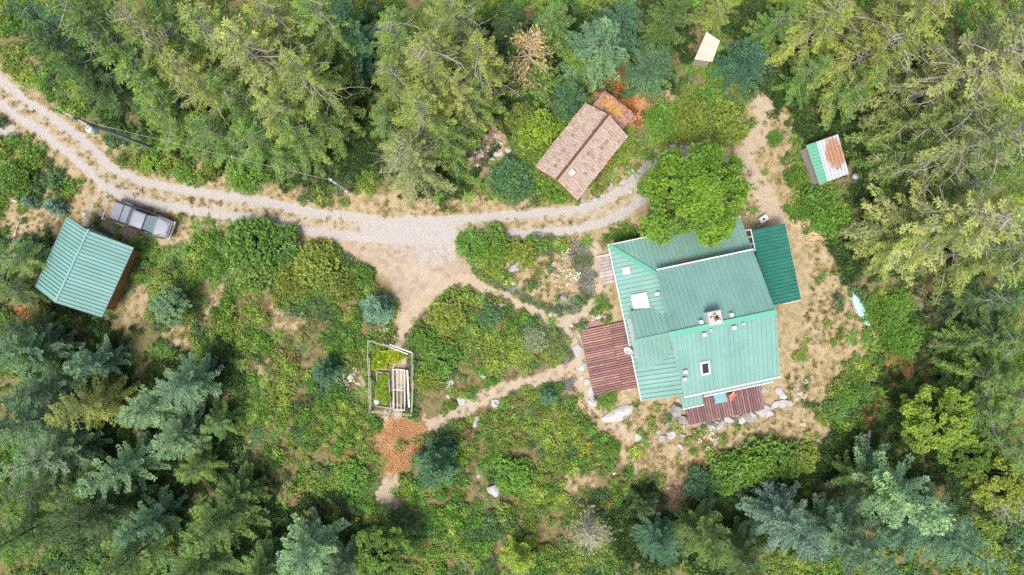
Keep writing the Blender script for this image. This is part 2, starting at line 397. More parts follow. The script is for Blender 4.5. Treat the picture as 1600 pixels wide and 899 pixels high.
def np_mesh(name, verts, quads, m, var=None):
    me = bpy.data.meshes.new(name); nv, nq = len(verts), len(quads)
    me.vertices.add(nv); me.vertices.foreach_set('co', np.asarray(verts, np.float32).ravel())
    me.loops.add(nq*4); me.loops.foreach_set('vertex_index', np.asarray(quads, np.int32).ravel())
    me.polygons.add(nq); me.polygons.foreach_set('loop_start', np.arange(nq, dtype=np.int32)*4)
    me.update(calc_edges=True)
    if var is not None:
        a = me.attributes.new('var', 'FLOAT', 'FACE'); a.data.foreach_set('value', np.asarray(var, np.float32))
    me.materials.append(m); return me
def kites(P, D, Ln, Wd, up=None, rng=RNG, mid=.5):
    """leaf-shaped quads: base P, direction D, length, width; returns verts, quads"""
    D = D/np.maximum(np.linalg.norm(D, axis=1, keepdims=True), 1e-9)
    if up is None:
        up = np.array([0, 0, 1.0]) + rng.normal(0, .45, D.shape)
    sd_ = np.cross(D, up); sd_ /= np.maximum(np.linalg.norm(sd_, axis=1, keepdims=True), 1e-9)
    Ln = Ln[:, None]; Wd = Wd[:, None]
    V = np.stack([P, P+D*Ln*mid+sd_*Wd/2, P+D*Ln, P+D*Ln*mid-sd_*Wd/2], 1).reshape(-1, 3)
    return V, np.arange(len(P)*4).reshape(-1, 4)

# ---------------------------------------------------------------- ground sheet, driveway, footpaths
def axis(a, b, step, far):
    mid_ = np.arange(a, b+1e-6, step)
    g = []; d = step; x = b
    while x < far: d *= 1.35; x += d; g.append(x)
    g = np.array(g); return np.concatenate([(a-(g-b))[::-1], mid_, g])
def grid_object():
    xs = axis(-52, 52, .22, 500); ys = axis(-31, 31, .22, 500)
    X, Y = np.meshgrid(xs, ys); x = X.ravel(); y = Y.ravel()
    Z = ground(x, y); zn = zones(x, y)
    zn = {k: np.where((np.abs(x) > 56) | (np.abs(y) > 36), 0, v) for k, v in zn.items()}
    nx, ny = len(xs), len(ys); i = np.arange(nx*ny).reshape(ny, nx)
    quads = np.stack([i[:-1, :-1], i[:-1, 1:], i[1:, 1:], i[1:, :-1]], -1).reshape(-1, 4)
    V = np.stack([x, y, Z], 1)
    def make(name, V, quads, keep=None, lift=0.0):
        if keep is not None:
            quads = quads[keep]; used = np.unique(quads); remap = np.zeros(len(V), int); remap[used] = np.arange(len(used))
            V = V[used].copy(); V[:, 2] += lift; quads = remap[quads]; att = {k: v[used] for k, v in zn.items()}
        else: att = zn
        me = np_mesh(name, V, quads, M['ground'])
        for k, v in att.items():
            a = me.attributes.new(k, 'FLOAT', 'POINT'); a.data.foreach_set('value', v.astype(np.float32))
        me.polygons.foreach_set('use_smooth', [True]*len(me.polygons))
        o = link(name, me); o['kind'] = 'structure'; return o
    rd = (zn['road'][quads].mean(1) > .5) | (zn['dirt'][quads].mean(1) > .55) | ((zn['gravel'][quads].mean(1) > .5))
    pt = (zn['path'][quads].mean(1) > .5) & ~rd
    make('ground', V, quads); make('driveway', V, quads, rd, .015); make('footpath', V, quads, pt, .012)
grid_object()

# ---------------------------------------------------------------- roofs
def clip_half(pts, k, c, keep_less):
    out = []
    for i in range(len(pts)):
        a, b = pts[i], pts[(i+1) % len(pts)]
        ia = (a[k] <= c) if keep_less else (a[k] >= c); ib = (b[k] <= c) if keep_less else (b[k] >= c)
        if ia: out.append(a)
        if ia != ib:
            t = (c-a[k])/(b[k]-a[k]); out.append((a[0]+t*(b[0]-a[0]), a[1]+t*(b[1]-a[1])))
    return out
class Plane:
    """roof plane: first two points run along the eave"""
    def __init__(s, pts):
        s.P = [Vector(p) for p in pts]; s.o = s.P[0]; s.e = (s.P[1]-s.P[0]).normalized()
        nrm = None
        for q in s.P[2:]:
            c = s.e.cross(q-s.o)
            if c.length > 1e-4: nrm = c.normalized(); break
        if nrm.z < 0: nrm = -nrm
        s.n = nrm; s.s = s.n.cross(s.e)
        if (s.P[2]-s.o).dot(s.s) < 0: s.s = -s.s
        s.q = [((p-s.o).dot(s.e), (p-s.o).dot(s.s)) for p in s.P]
    def at(s, a, b, lift=0): return s.o+s.e*a+s.s*b+s.n*lift
    def srange(s, a):
        r = [p[1] for p in clip_half(clip_half(s.q, 0, a-.001, False), 0, a+.001, True)]
        return (min(r), max(r)) if r else None
def metal_roof(parent, pts, m, rib=.37, panel=1.11, name='roof_panel', ribw=.07, ribh=.095):
    pl = Plane(pts); e0 = min(p[0] for p in pl.q); e1 = max(p[0] for p in pl.q); k = e0
    while k < e1-.02:
        c = clip_half(clip_half(pl.q, 0, k+.004, False), 0, min(k+panel, e1)-.004, True)
        if len(c) >= 3:
            mb = MB(); mb.slab([pl.at(a, b) for a, b in c], pl.n, .035)
            r = k+rib*.5
            while r < min(k+panel, e1)-.02:
                sr = pl.srange(r)
                if sr and sr[1]-sr[0] > .1:
                    mb.bar(pl.at(r, sr[0]+.01, ribh/2-.012), pl.at(r, sr[1]-.01, ribh/2-.012), ribw, ribh, pl.n)
                r += rib
            mb.build(name, m, parent)
        k += panel
    return pl
def shingle_roof(parent, pts, m, seed, course=.30, wid=.27, name='shingle_field'):
    pl = Plane(pts); rg = random.Random(seed); mb = MB()
    w = max(p[0] for p in pl.q); L = max(p[1] for p in pl.q)
    mb.slab([pl.at(a, b, -.02) for a, b in pl.q], pl.n, .07)
    nr = int(L/course); vals = [.3]*len(mb.f)
    for r in range(nr+1):
        a = -rg.uniform(0, wid) if r % 2 else 0
        b0 = r*course
        if b0 > L-.08: break
        while a < w-.02:
            ww = wid*rg.uniform(.75, 1.25); a0, a1 = max(a, 0)+.018, min(a+ww, w)-.018; b1 = min(b0+course+.05, L)
            if a1-a0 > .04:
                bb = b0+rg.uniform(-.045, .03); h = rg.uniform(.04, .10)
                q = [pl.at(a0, bb, h), pl.at(a1, bb, h+rg.uniform(-.012, .012)), pl.at(a1, b1, .012), pl.at(a0, b1, .012)]
                mb.slab(q, pl.n, .022); vals += [rg.random()]*6
            a += ww
    o = mb.build(name, m, parent); o['kind'] = 'stuff'
    at = o.data.attributes.new('var', 'FLOAT', 'FACE'); at.data.foreach_set('value', np.array(vals, np.float32)); return pl

def wall_prism(parent, pts, z0, z1, m, name='wall'):
    return MB().prism(pts, z0, z1).build(name, m, parent)

# ---------------------------------------------------------------- main house
HA = math.radians(12); HO = W(951, 384, 2.9)
def HP(u, v, z):
    return Vector((HO[0]+u*math.cos(HA)+v*math.sin(HA), HO[1]+u*math.sin(HA)-v*math.cos(HA), z))
def HR(): return Matrix.Rotation(HA, 3, 'Z')
house = thing('house', 'large house with teal ribbed metal roofs, wrap-around lower roof and white chimney', 'house')
wall_prism(house, [HP(u, v, 0)[:2] for u, v in ((.55, .55), (10.7, .55), (10.7, 12.85), (.55, 12.85))], -.4, 2.93, M['siding'])
wall_prism(house, [HP(u, v, 0)[:2] for u, v in ((3.45, 3.2), (10.55, 3.2), (10.55, 12.75), (3.45, 12.75))], 2.93, 5.05, M['siding'], 'upper_wall')
for u in (3.5, 10.42):                                     # gable ends
    MB().slab([HP(u, 3.25, 5.06), HP(u, 12.7, 5.06), HP(u, 7.8, 7.35)], (math.cos(HA), math.sin(HA), 0), .1).build('gable', M['siding'], house)
ZE, ZT, SL = 2.95, 4.45, 1.5/3.4
metal_roof(house, [HP(11.25, 0, ZE), HP(0, 0, ZE), HP(3.4, 3.4, ZT), HP(11.25, 3.4, ZT)], M['teal'])
metal_roof(house, [HP(0, 0, ZE), HP(0, 13.25, ZE), HP(3.4, 13.25, ZT), HP(3.4, 3.4, ZT)], M['teal'])
ME, MR = 5.2, 7.6
metal_roof(house, [HP(10.92, 2.83, ME), HP(3.05, 2.83, ME), HP(2.4, 7.8, MR), HP(10.8, 7.8, MR)], M['teal'])
metal_roof(house, [HP(3.1, 13.17, ME), HP(10.95, 13.17, ME), HP(10.8, 7.8, MR), HP(2.4, 7.8, MR)], M['teal'])
# dormer facing west
DZ, DR = 3.95, 4.75
metal_roof(house, [HP(3.2, 5.7, DZ), HP(.42, 5.7, DZ), HP(.2, 8.05, DR), HP(3.2, 8.05, DR)], M['teal'])
metal_roof(house, [HP(.2, 10.45, DZ), HP(3.2, 10.45, DZ), HP(3.2, 8.05, DR), HP(.2, 8.05, DR)], M['teal'])
wall_prism(house, [HP(u, v, 0)[:2] for u, v in ((.62, 5.95), (3.3, 5.95), (3.3, 10.2), (.62, 10.2))], 2.94, 3.93, M['siding'], 'dormer_wall')
MB().slab([HP(.62, 5.98, 3.94), HP(.62, 10.17, 3.94), HP(.62, 8.05, DR-.08)], (-math.cos(HA), -math.sin(HA), 0), .08).build('dormer_gable', M['siding'], house)
MB().bar(HP(.36, 6.3, 3.22), HP(.36, 9.75, 3.22), .34, .05).build('dormer_window_well', M['galv'], house)
wn = MB().bar(HP(.56, 6.3, 3.6), HP(.56, 9.8, 3.6), .08, .55).build('dormer_window', M['galv'], house)
MB().bar(HP(.51, 6.4, 3.6), HP(.51, 9.7, 3.6), .04, .42).build('pane', M['glass'], wn)
# south porch roofs
metal_roof(house, [HP(5.0, 13.8, 3.55), HP(10.8, 13.8, 3.55), HP(10.8, 12.7, 3.85), HP(5.0, 12.7, 3.85)], M['teal'])
metal_roof(house, [HP(3.2, 14.6, 2.95), HP(4.98, 14.6, 2.95), HP(4.98, 12.86, 3.4), HP(3.2, 12.86, 3.4)], M['teal'])
# white fascia boards and gutters
def trim(a, b, name='fascia', w=.05, h=.17, m='white'):
    MB().bar(a, b, w, h).build(name, M[m], house)
trim(HP(-.04, -.02, ZE-.02), HP(-.04, 13.27, ZE-.02), w=.09)
trim(HP(-.07, -.05, ZE-.02), HP(11.25, -.05, ZE-.02), w=.09)
trim(HP(3.0, 2.77, ME-.02), HP(10.95, 2.77, ME-.02), w=.11)
trim(HP(3.05, 13.23, ME-.02), HP(10.97, 13.23, ME-.02), w=.13)
trim(HP(5.0, 13.86, 3.53), HP(10.82, 13.86, 3.53), w=.1)
trim(HP(3.18, 14.66, 2.93), HP(5.0, 14.66, 2.93), w=.1)
def cap(a, b, w=.34, name='ridge_cap', m='teal_ridge', up=(0, 0, 1)):
    a = Vector(a); b = Vector(b); MB().bar(a, b, w, .05, up).build(name, M[m], house)
cap(HP(2.38, 7.8, MR+.05), HP(10.82, 7.8, MR+.05), .42)
cap(HP(.18, 8.05, DR+.045), HP(3.25, 8.05, DR+.045), .26, m='teal')
cap(HP(.0, .0, ZE+.06), HP(3.3, 3.3, ZT+.02), .34, 'hip_cap')
# skylights
def slope_frame(kind, u, v):
    """point on a roof plane and its rotation"""
    if kind == 'W': z = ZE+u*SL; t = Vector((math.cos(HA), math.sin(HA), 0))*1+Vector((0, 0, SL)); s_ = HP(0, 1, 0)-HP(0, 0, 0)
    elif kind == 'N': z = ME+(v-2.83)*2.4/4.97; t = (HP(0, 1, 0)-HP(0, 0, 0))+Vector((0, 0, 2.4/4.97)); s_ = HP(-1, 0, 0)-HP(0, 0, 0)
    else: z = ME+(13.17-v)*2.4/5.37; t = (HP(0, -1, 0)-HP(0, 0, 0))+Vector((0, 0, 2.4/5.37)); s_ = HP(1, 0, 0)-HP(0, 0, 0)
    t.normalize(); s_.normalize(); n_ = s_.cross(t)
    if n_.z < 0: n_ = -n_; s_ = -s_
    return HP(u, v, z), Matrix((s_, t, n_)).transposed(), n_
def skylight(kind, u, v, w, l, glass, name='skylight'):
    c, R, n_ = slope_frame(kind, u, v)
    f = MB().box(c+n_*.09, (w, l, .2), R).build(name, M['white'], house)
    if glass:
        MB().box(c+n_*.2, (w*.62, l*.70, .03), R).build('pane', M['glass'], f)
    else:
        MB().box(c+n_*.21, (w*.93, l*.93, .06), R, .93).build('dome', M['white'], f)
skylight('W', 1.52, 5.05, 1.3, 1.36, False); skylight('W', .98, 2.36, .62, .62, False)
skylight('S', 4.92, 11.05, .78, 1.25, True)
def vent(kind, u, v, r=.14):
    c, R, n_ = slope_frame(kind, u, v)
    f = MB().box(c+n_*.05, (r*2.6, r*2.6, .08), R).build('vent_base', M['galv'], house)
    MB().tube([c, c+Vector((0, 0, .3)), c+Vector((0, 0, .3))], [r*.6, r*.6, r*.6], 8).build('vent_pipe', M['galv'], f)
    MB().box(c+Vector((0, 0, .36)), (r*2.2, r*2.2, .1), HR(), .8).build('vent_cap', M['white'], f)
for k, u, v in (('W', 2.85, 4.7), ('N', 5.0, 7.35), ('S', 5.05, 8.35), ('N', 7.4, 7.3), ('S', 7.4, 8.3), ('S', 3.3, 11.05), ('S', 3.2, 11.65)): vent(k, u, v)
for k, u, v in (('S', 5.55, 8.1), ('S', 8.1, 8.15)): vent(k, u, v, .08)
ch = MB().box(HP(5.92, 7.2, 7.65), (.98, .98, 1.3), HR()).build('chimney', M['white'], house)
MB().box(HP(5.92, 7.2, 8.32), (1.06, 1.06, .08), HR()).build('chimney_cap', M['white_frame'], ch)
for k in range(11):
    q = HP(5.92+random.uniform(-.36, .36), 7.15+random.uniform(-.36, .3), 8.40)
    MB().box(q, (random.uniform(.1, .24), random.uniform(.08, .16), .09), Matrix.Rotation(random.uniform(0, 3), 3, 'Z')).build('loose_brick', M[random.choice(['shake_dark', 'galv', 'white', 'dark'])], ch)
MB().tube([HP(6.02, 7.5, 8.3), HP(6.02, 7.5, 8.75)], .17, 10).build('flue', M['white'], ch)
# satellite dish on the west eave
dsh = MB(); c0 = HP(-.25, 9.0, 3.35); ax = Vector((-.55, .35, .75)).normalized(); t1 = ax.cross(Vector((0, 0, 1))).normalized(); t2 = t1.cross(ax)
for ring in range(4):
    r = .12+.12*ring; dsh.v += [tuple(c0+ax*(r*r*.55)+(t1*math.cos(a)*.62+t2*math.sin(a))*r) for a in np.linspace(0, 2*math.pi, 12, endpoint=False)]
for i in range(3):
    for k in range(12): dsh.f.append((i*12+k, i*12+(k+1) % 12, i*12+12+(k+1) % 12, i*12+12+k))
dsh.f.append(tuple(range(12)))
ds = dsh.build('satellite_dish', M['white'], house)
MB().bar(c0, c0+ax*.5+Vector((-.1, -.25, 0)), .05).bar(c0, HP(0, 9.0, 2.95), .05).build('dish_arm', M['white'], ds)
# windows and door in the walls under the eaves
def wall_window(u, v, z, along, w, h, name='window'):
    a = HP(u, v, z); d = (HP(1, 0, 0)-HP(0, 0, 0)) if along == 'u' else (HP(0, 1, 0)-HP(0, 0, 0))
    f = MB().bar(a-d*w/2, a+d*w/2, .1, h).build(name, M['white'], house)
    n_ = d.cross(Vector((0, 0, 1))); sgn = 1 if (a+n_-HP(5.5, 7, z)).length > (a-n_-HP(5.5, 7, z)).length else -1
    MB().bar(a-d*(w/2-.08)+n_*sgn*.04, a+d*(w/2-.08)+n_*sgn*.04, .06, h-.16).build('pane', M['glass'], f)
for v in (2.0, 4.6, 11.2): wall_window(.55, v, 1.6, 'v', 1.2, 1.1)
wall_window(.55, 8.6, 1.15, 'v', 1.6, 2.0, 'door')
for u in (2.5, 5.5, 8.5): wall_window(u, .55, 1.6, 'u', 1.3, 1.1)
for u in (6.2, 9.0): wall_window(u, 12.85, 1.7, 'u', 1.6, 1.6)
for v in (5.0, 9.5): wall_window(10.55, v, 4.0, 'v', 1.2, 1.0)
MB().bar(HP(5.2, 2.6, 4.2), HP(6.0, 2.6, 4.2), .24, .12).build('wall_lamp_shelf', M['deck_red'], house)
# white timber frame between the lower roof and the lean-to
pg = MB()
for u in (11.42, 11.9): pg.bar(HP(u, 1.1, 2.9), HP(u, 2.95, 2.9), .08)
for v in (1.15, 1.75, 2.35, 2.92): pg.bar(HP(11.42, v, 2.94), HP(11.9, v, 2.94), .07)
for u in (11.42, 11.9): pg.bar(HP(u, 1.15, -.2), HP(u, 1.15, 2.86), .08)
pg.build('trellis_frame', M['white'], house)

# ---------------------------------------------------------------- dark green lean-to beside the house
lt = thing('lean_to_shelter', 'open lean-to shelter with deep green ribbed metal roof against the house side', 'shelter')
lp = metal_roof(lt, [HP(15.0, 1.25, 2.4), HP(15.0, 7.8, 2.4), HP(11.98, 7.8, 2.75), HP(11.98, 1.25, 2.75)], M['deepgreen'], rib=.30, panel=.9)
for u in (12.1, 14.85):
    for v in (1.4, 4.5, 7.6): MB().bar(HP(u, v, -.3), HP(u, v, 2.33 if u > 13 else 2.66), .12).build('post', M['log'], lt)
MB().bar(HP(15.04, 1.25, 2.36), HP(15.04, 7.8, 2.36), .05, .1).build('edge_flashing', M['planks'], lt)
MB().bar(HP(13.4, 7.86, 2.5), HP(15.0, 7.86, 2.37), .06, .1).build('gutter', M['white'], lt)

# ---------------------------------------------------------------- decks
dk = thing('wooden_deck', 'red-brown timber deck of narrow boards on the garden side of the house', 'deck')
v = 6.75; i = 0
while v < 12.55:
    for (u0, u1) in ((-3.6+random.uniform(-.02, .02), -1.03), (-1.0, .5)):
        MB().bar(HP(u0, v, .5+random.uniform(-.006, .006)), HP(u1, v, .5), .145, .04).build('board', M['deck_red'], dk)
    v += .215
MB().box(HP(-1.55, 9.65, .30), (4.1, 5.7, .3), HR()).build('joist_frame', M['ridge_wood'], dk)
for u in (-3.4, -1.4): 
    for vv in (7.0, 9.6, 12.2): MB().bar(HP(u, vv, -.35), HP(u, vv, .2), .14).build('post', M['ridge_wood'], dk)
for k in range(3): MB().bar(HP(-2.85, 6.2+.15*k, .3), HP(-.9, 6.2+.15*k, .3), .13, .04).build('step_board', M['deck_red'], dk)
MB().bar(HP(-2.7, 6.36, .1), HP(-1.0, 6.36, .1), .38, .3).build('step_frame', M['ridge_wood'], dk)
dk2 = thing('wooden_deck', 'plum-brown timber deck with a teal table beside the stone edging', 'deck')
u = 4.0; i = 0
while u < 10.68:
    v0 = 13.0
    MB().bar(HP(u, v0, .8), HP(u, 16.65+random.uniform(-.015, .015), .8+random.uniform(-.006, .006)), .15, .04).build('board', M['deck_plum'], dk2); u += .225
MB().box(HP(7.3, 14.85, .60), (6.7, 3.5, .3), HR()).build('joist_frame', M['ridge_wood'], dk2)
for u in (4.2, 7.3, 10.4): MB().bar(HP(u, 16.4, -.35), HP(u, 16.4, .5), .14).build('post', M['ridge_wood'], dk2)
tb = thing('patio_table', 'teal square patio table standing on the plum-brown deck', 'table', HP(6.85, 14.55, .82), HA)
MB().box((0, 0, .72), (1.0, 1.15, .05)).build('tabletop', M['table_teal'], tb)
for sx in (-1, 1):
    for sy in (-1, 1): MB().bar((sx*.42, sy*.5, 0), (sx*.42, sy*.5, .70), .05).build('leg', M['table_teal'], tb)
chr_ = thing('deck_chair', 'small chair draped with an orange towel beside the teal table', 'chair', HP(7.95, 14.75, .82), HA+.5)
MB().box((0, 0, .42), (.5, .45, .05)).build('seat', M['white'], chr_)
MB().box((0, .24, .68), (.5, .05, .5)).build('backrest', M['white'], chr_)
for sx in (-1, 1):
    for sy in (-1, 1): MB().bar((sx*.22, sy*.2, 0), (sx*.22, sy*.2, .40), .04).build('leg', M['white'], chr_)
tw = MB(); gx = np.linspace(-.34, .34, 9); gy = np.linspace(-.3, .3, 7)
for yy in gy:
    for xx in gx: tw.v.append((xx+.05*math.sin(yy*9), yy*.9+.06*math.sin(xx*7), .475+.03*math.sin(xx*14+yy*8)+.02*math.cos(yy*17) + (.45*max(0, yy-.2)/.1 if yy > .2 else 0)))
for a in range(6):
    for b in range(8): tw.f.append((a*9+b, a*9+b+1, a*9+10+b, a*9+9+b))
to = tw.build('towel', M['cloth_orange']); to.location = chr_.location; to.rotation_euler = chr_.rotation_euler; tag(to, 'crumpled orange towel lying over the deck chair', 'towel')
to.modifiers.new('thick', 'SOLIDIFY').thickness = .015
wl = thing('entry_landing', 'grey weathered plank landing beside the house corner', 'landing', (*W(945, 421), 0), HA)
wl.location.z = gz(*W(945, 421))
for k in range(9): MB().box((0+random.uniform(-.03, .03), -1.15+.29*k, .2), (1.15, .26, .05)).build('board', M['planks'], wl)
for sx in (-.4, .4): MB().box((sx, 0, .02), (.12, 2.5, .3)).build('bearer', M['planks'], wl)

# ---------------------------------------------------------------- garage
def rect_world(cx, cy, ang, L, Wd_):
    ca, sa = math.cos(ang), math.sin(ang)
    return lambda a, b, z: Vector((cx+a*L*ca-b*Wd_*sa, cy+a*L*sa+b*Wd_*ca, z))
gar = thing('garage', 'square garage with pale teal gabled metal roof and orange cedar walls', 'garage')
GA = math.radians(65.4); G_ = rect_world(-36.05, 1.71, GA, 6.36, 6.08)     # a along ridge, b across
GE, GR = 2.45, 4.1
metal_roof(gar, [G_(-.5, -.5, GE), G_(.5, -.5, GE), G_(.5, 0, GR), G_(-.5, 0, GR)], M['garage_teal'], rib=.31, panel=.93)
metal_roof(gar, [G_(.5, .5, GE), G_(-.5, .5, GE), G_(-.5, 0, GR), G_(.5, 0, GR)], M['garage_teal'], rib=.31, panel=.93)
MB().bar(G_(-.5, 0, GR+.04), G_(.53, 0, GR+.04), .15, .05).build('ridge_cap', M['garage_teal'], gar)
wall_prism(gar, [G_(a, b, 0)[:2] for a, b in ((-.44, -.42), (.44, -.42), (.44, .42), (-.44, .42))], -.4, GE+.1, M['ridge_wood'], 'wall')
for sgn, nb in ((-1, 26), (1, 26)):
    for k in range(nb):
        a0 = -.44+.88*k/nb; a1 = -.44+.88*(k+1)/nb-.004
        MB().bar(G_(a0, sgn*.423, 1.1), G_(a1, sgn*.423, 1.1), .03, 2.7).build('cedar_board', M['cedar_wall'], gar)
for sgn in (-1, 1):
    MB().slab([G_(sgn*.438, -.42, GE+.03), G_(sgn*.438, .42, GE+.03), G_(sgn*.438, 0, GR-.12)], (math.cos(GA)*sgn, math.sin(GA)*sgn, 0), .1).build('gable', M['cedar_wall'], gar)
    MB().bar(G_(-.5, sgn*.506, GE-.04), G_(.5, sgn*.506, GE-.04), .05, .12).build('fascia', M['garage_teal'], gar)
for sgn in (-1, 1):
    for b0 in (-.5, .5): MB().bar(G_(sgn*.505, b0, GE-.05), G_(sgn*.505, 0, GR-.05), .05, .12).build('barge_board', M['garage_teal'], gar)
dr_ = MB().bar(G_(.446, -.34, 1.15), G_(.446, .34, 1.15), .05, 2.1).build('garage_door', M['white_frame'], gar)
MB().bar(G_(.452, -.03, .9), G_(.452, .03, .9), .05, .06).build('handle', M['black_plastic'], dr_)

# ---------------------------------------------------------------- shingled cabin
cab = thing('cabin', 'cabin with weathered pinkish shake roof and dark ridge beside the driveway', 'cabin')
CA = math.radians(51.6); C_ = rect_world(5.84, 11.45, CA, 6.85, 4.5); CE, CR = 2.6, 4.1
shingle_roof(cab, [C_(-.5, -.5, CE), C_(.5, -.5, CE), C_(.5, 0, CR), C_(-.5, 0, CR)], M['shake'], 3)
shingle_roof(cab, [C_(.5, .5, CE), C_(-.5, .5, CE), C_(-.5, 0, CR), C_(.5, 0, CR)], M['shake'], 4)
MB().bar(C_(-.5, .02, CR+.06), C_(.505, .02, CR+.06), .2, .05, (0, .3, 1)).build('ridge_board', M['ridge_wood'], cab)
MB().bar(C_(-.5, -.028, CR+.05), C_(.505, -.028, CR+.05), .16, .04, (0, -.3, 1)).build('ridge_board', M['ridge_tan'], cab)
wall_prism(cab, [C_(a, b, 0)[:2] for a, b in ((-.46, -.43), (.46, -.43), (.46, .43), (-.46, .43))], -.4, CE-.02, M['cedar_wall'])
for sgn in (-1, 1): MB().slab([C_(sgn*.455, -.42, CE), C_(sgn*.455, .42, CE), C_(sgn*.455, 0, CR-.14)], (math.cos(CA)*sgn, math.sin(CA)*sgn, 0), .1).build('gable', M['cedar_wall'], cab)
hv = C_(-.31, -.12, 3.85); MB().box(hv+Vector((0, 0, .05)), (.42, .42, .24), Matrix.Rotation(CA, 3, 'Z')).build('roof_vent', M['white'], cab)
wf = MB().bar(C_(-.2, -.437, 1.5), C_(.0, -.437, 1.5), .07, .9).build('window', M['white'], cab)
MB().bar(C_(-.18, -.45, 1.5), C_(-.02, -.45, 1.5), .05, .75).build('pane', M['glass'], wf)
cd_ = MB().bar(C_(.15, -.437, 1.0), C_(.28, -.437, 1.0), .07, 2.0).build('door', M['ridge_tan'], cab)
MB().bar(C_(.26, -.452, 1.0), C_(.265, -.452, 1.0), .08, .05).build('handle', M['black_plastic'], cd_)
# lower lean-to roof at the back of the cabin
Q = [Vector((*W(px, py, z), z)) for px, py, z in ((992, 179, 2.15), (945, 142, 2.15), (924, 167, 2.42), (971, 204, 2.42))]
shingle_roof(cab, Q, M['shake_dark'], 6, .2, .3, 'lean_to_shingle_field')
for q in (Q[0], Q[1]):
    ctr = (Q[0]+Q[1]+Q[2]+Q[3])/4; p = q.lerp(ctr, .12); MB().bar((p.x, p.y, -.3), (p.x, p.y, 2.1), .12).build('post', M['log'], cab)
lfP = []; plq = Plane(Q)
for k in range(420):
    a = random.gauss(1.85, .75); b = random.gauss(.8, .36)
    if .15 < a < 3.05 and .12 < b < 1.55: lfP.append(plq.at(a, b, .075+random.uniform(0, .02)))
P_ = np.array(lfP); D_ = RNG.normal(0, 1, P_.shape); D_[:, 2] *= .12
Vv, Qq = kites(P_, D_, RNG.uniform(.09, .17, len(P_)), RNG.uniform(.06, .1, len(P_)))
lfo = link('fallen_leaves', np_mesh('fallen_leaves', Vv, Qq, M['leaf'], RNG.uniform(0, 1, len(P_)))); lfo.color = (.62, .36, .06, 1); lfo['kind'] = 'stuff'
tag(lfo, 'scattered yellow leaves lying on the lower roof behind the cabin', 'leaves')

# ---------------------------------------------------------------- rusty shed
shed = thing('small_shed', 'small shed with half green, half white and rusted metal roof by the forest edge', 'shed')
pn = lambda px, py, z: Vector((*W(px, py, z), z))
a0, a1 = pn(1260, 227, 1.95), pn(1281, 289, 1.95); r0, r1 = pn(1275, 222, 2.35), pn(1293, 284, 2.35); b0, b1 = pn(1309, 210, 2.1), pn(1326, 272, 2.1)
metal_roof(shed, [a0, a1, r1, r0], M['teal_ridge'], .3, .9)
ra = Plane([b1, b0, r0, r1]); mb = MB()
nx_, ny_ = 22, 34
Lq = [(b1.lerp(b0, i/ny_), r1.lerp(r0, i/ny_)) for i in range(ny_+1)]
rv = []
for i, (p, q) in enumerate(Lq):
    for j in range(nx_+1):
        t = j/nx_; w_ = p.lerp(q, t)+ra.n*(.018*math.cos(j*2*math.pi/3.5)); mb.v.append(tuple(w_))
        s_ = i/ny_; rv.append(max(0, 1.0-((t-.36)/.50)**2-((s_-.60)/.50)**2))
for i in range(ny_):
    for j in range(nx_): k = i*(nx_+1)+j; mb.f.append((k, k+1, k+nx_+2, k+nx_+1))
wr = mb.build('roof_sheet', M['rust'], shed)
at_ = wr.data.attributes.new('rust', 'FLOAT', 'POINT'); at_.data.foreach_set('value', np.array(rv, np.float32))
wr.modifiers.new('thick', 'SOLIDIFY').thickness = .02
ctr = (a0+a1+b0+b1)/4; inn = [q.lerp(Vector((ctr.x, ctr.y, q.z)), .10) for q in (a0, a1, b1, b0)]
wall_prism(shed, [(q.x, q.y) for q in inn], -.35, 1.9, M['planks'])
MB().bar(a0+Vector((0, 0, -.06)), a1+Vector((0, 0, -.06)), .06, .12).build('fascia', M['planks'], shed)
MB().bar(a1+Vector((.02, .25, -.2)), a1.lerp(r1, .5)+Vector((0, -.02, -.2)), .04, .5).build('plank', M['planks'], shed)
bw = pn(1333, 277, 0); bu = MB().tube([(0, 0, 0), (0, 0, .55), (0, 0, .56), (0, 0, .1)], [.22, .29, .24, .18], 12).build('bucket', M['galv'], None, True)
bu.location = (bw.x, bw.y, gz(bw.x, bw.y)); tag(bu, 'grey bucket standing at the corner of the rusted shed', 'bucket')

# ---------------------------------------------------------------- outhouse in the trees
oh = thing('outhouse', 'tiny hut with pale pink board roof among the trees', 'hut')
t_ = [pn(1104, 50, 2.0), pn(1125, 64, 2.3), pn(1113, 97, 2.3), pn(1085, 93, 2.0)]
nb = 8
for k in range(nb):
    a, b = t_[0].lerp(t_[3], k/nb), t_[0].lerp(t_[3], (k+.96)/nb); c, d = t_[1].lerp(t_[2], (k+.96)/nb), t_[1].lerp(t_[2], k/nb)
    MB().slab([a, b, c, d], (0, 0, 1), .03).build('roof_board', M['plywood'], oh)
ctr = sum(t_, Vector())/4; wall_prism(oh, [(q.lerp(ctr, .14).x, q.lerp(ctr, .14).y) for q in t_], -.3, 1.93, M['planks'])
MB().bar(t_[0].lerp(ctr, .13)-Vector((0, 0, 1.15)), t_[0].lerp(t_[3], .45).lerp(ctr, .13)-Vector((0, 0, 1.15)), .06, 1.7).build('door', M['plywood'], oh)

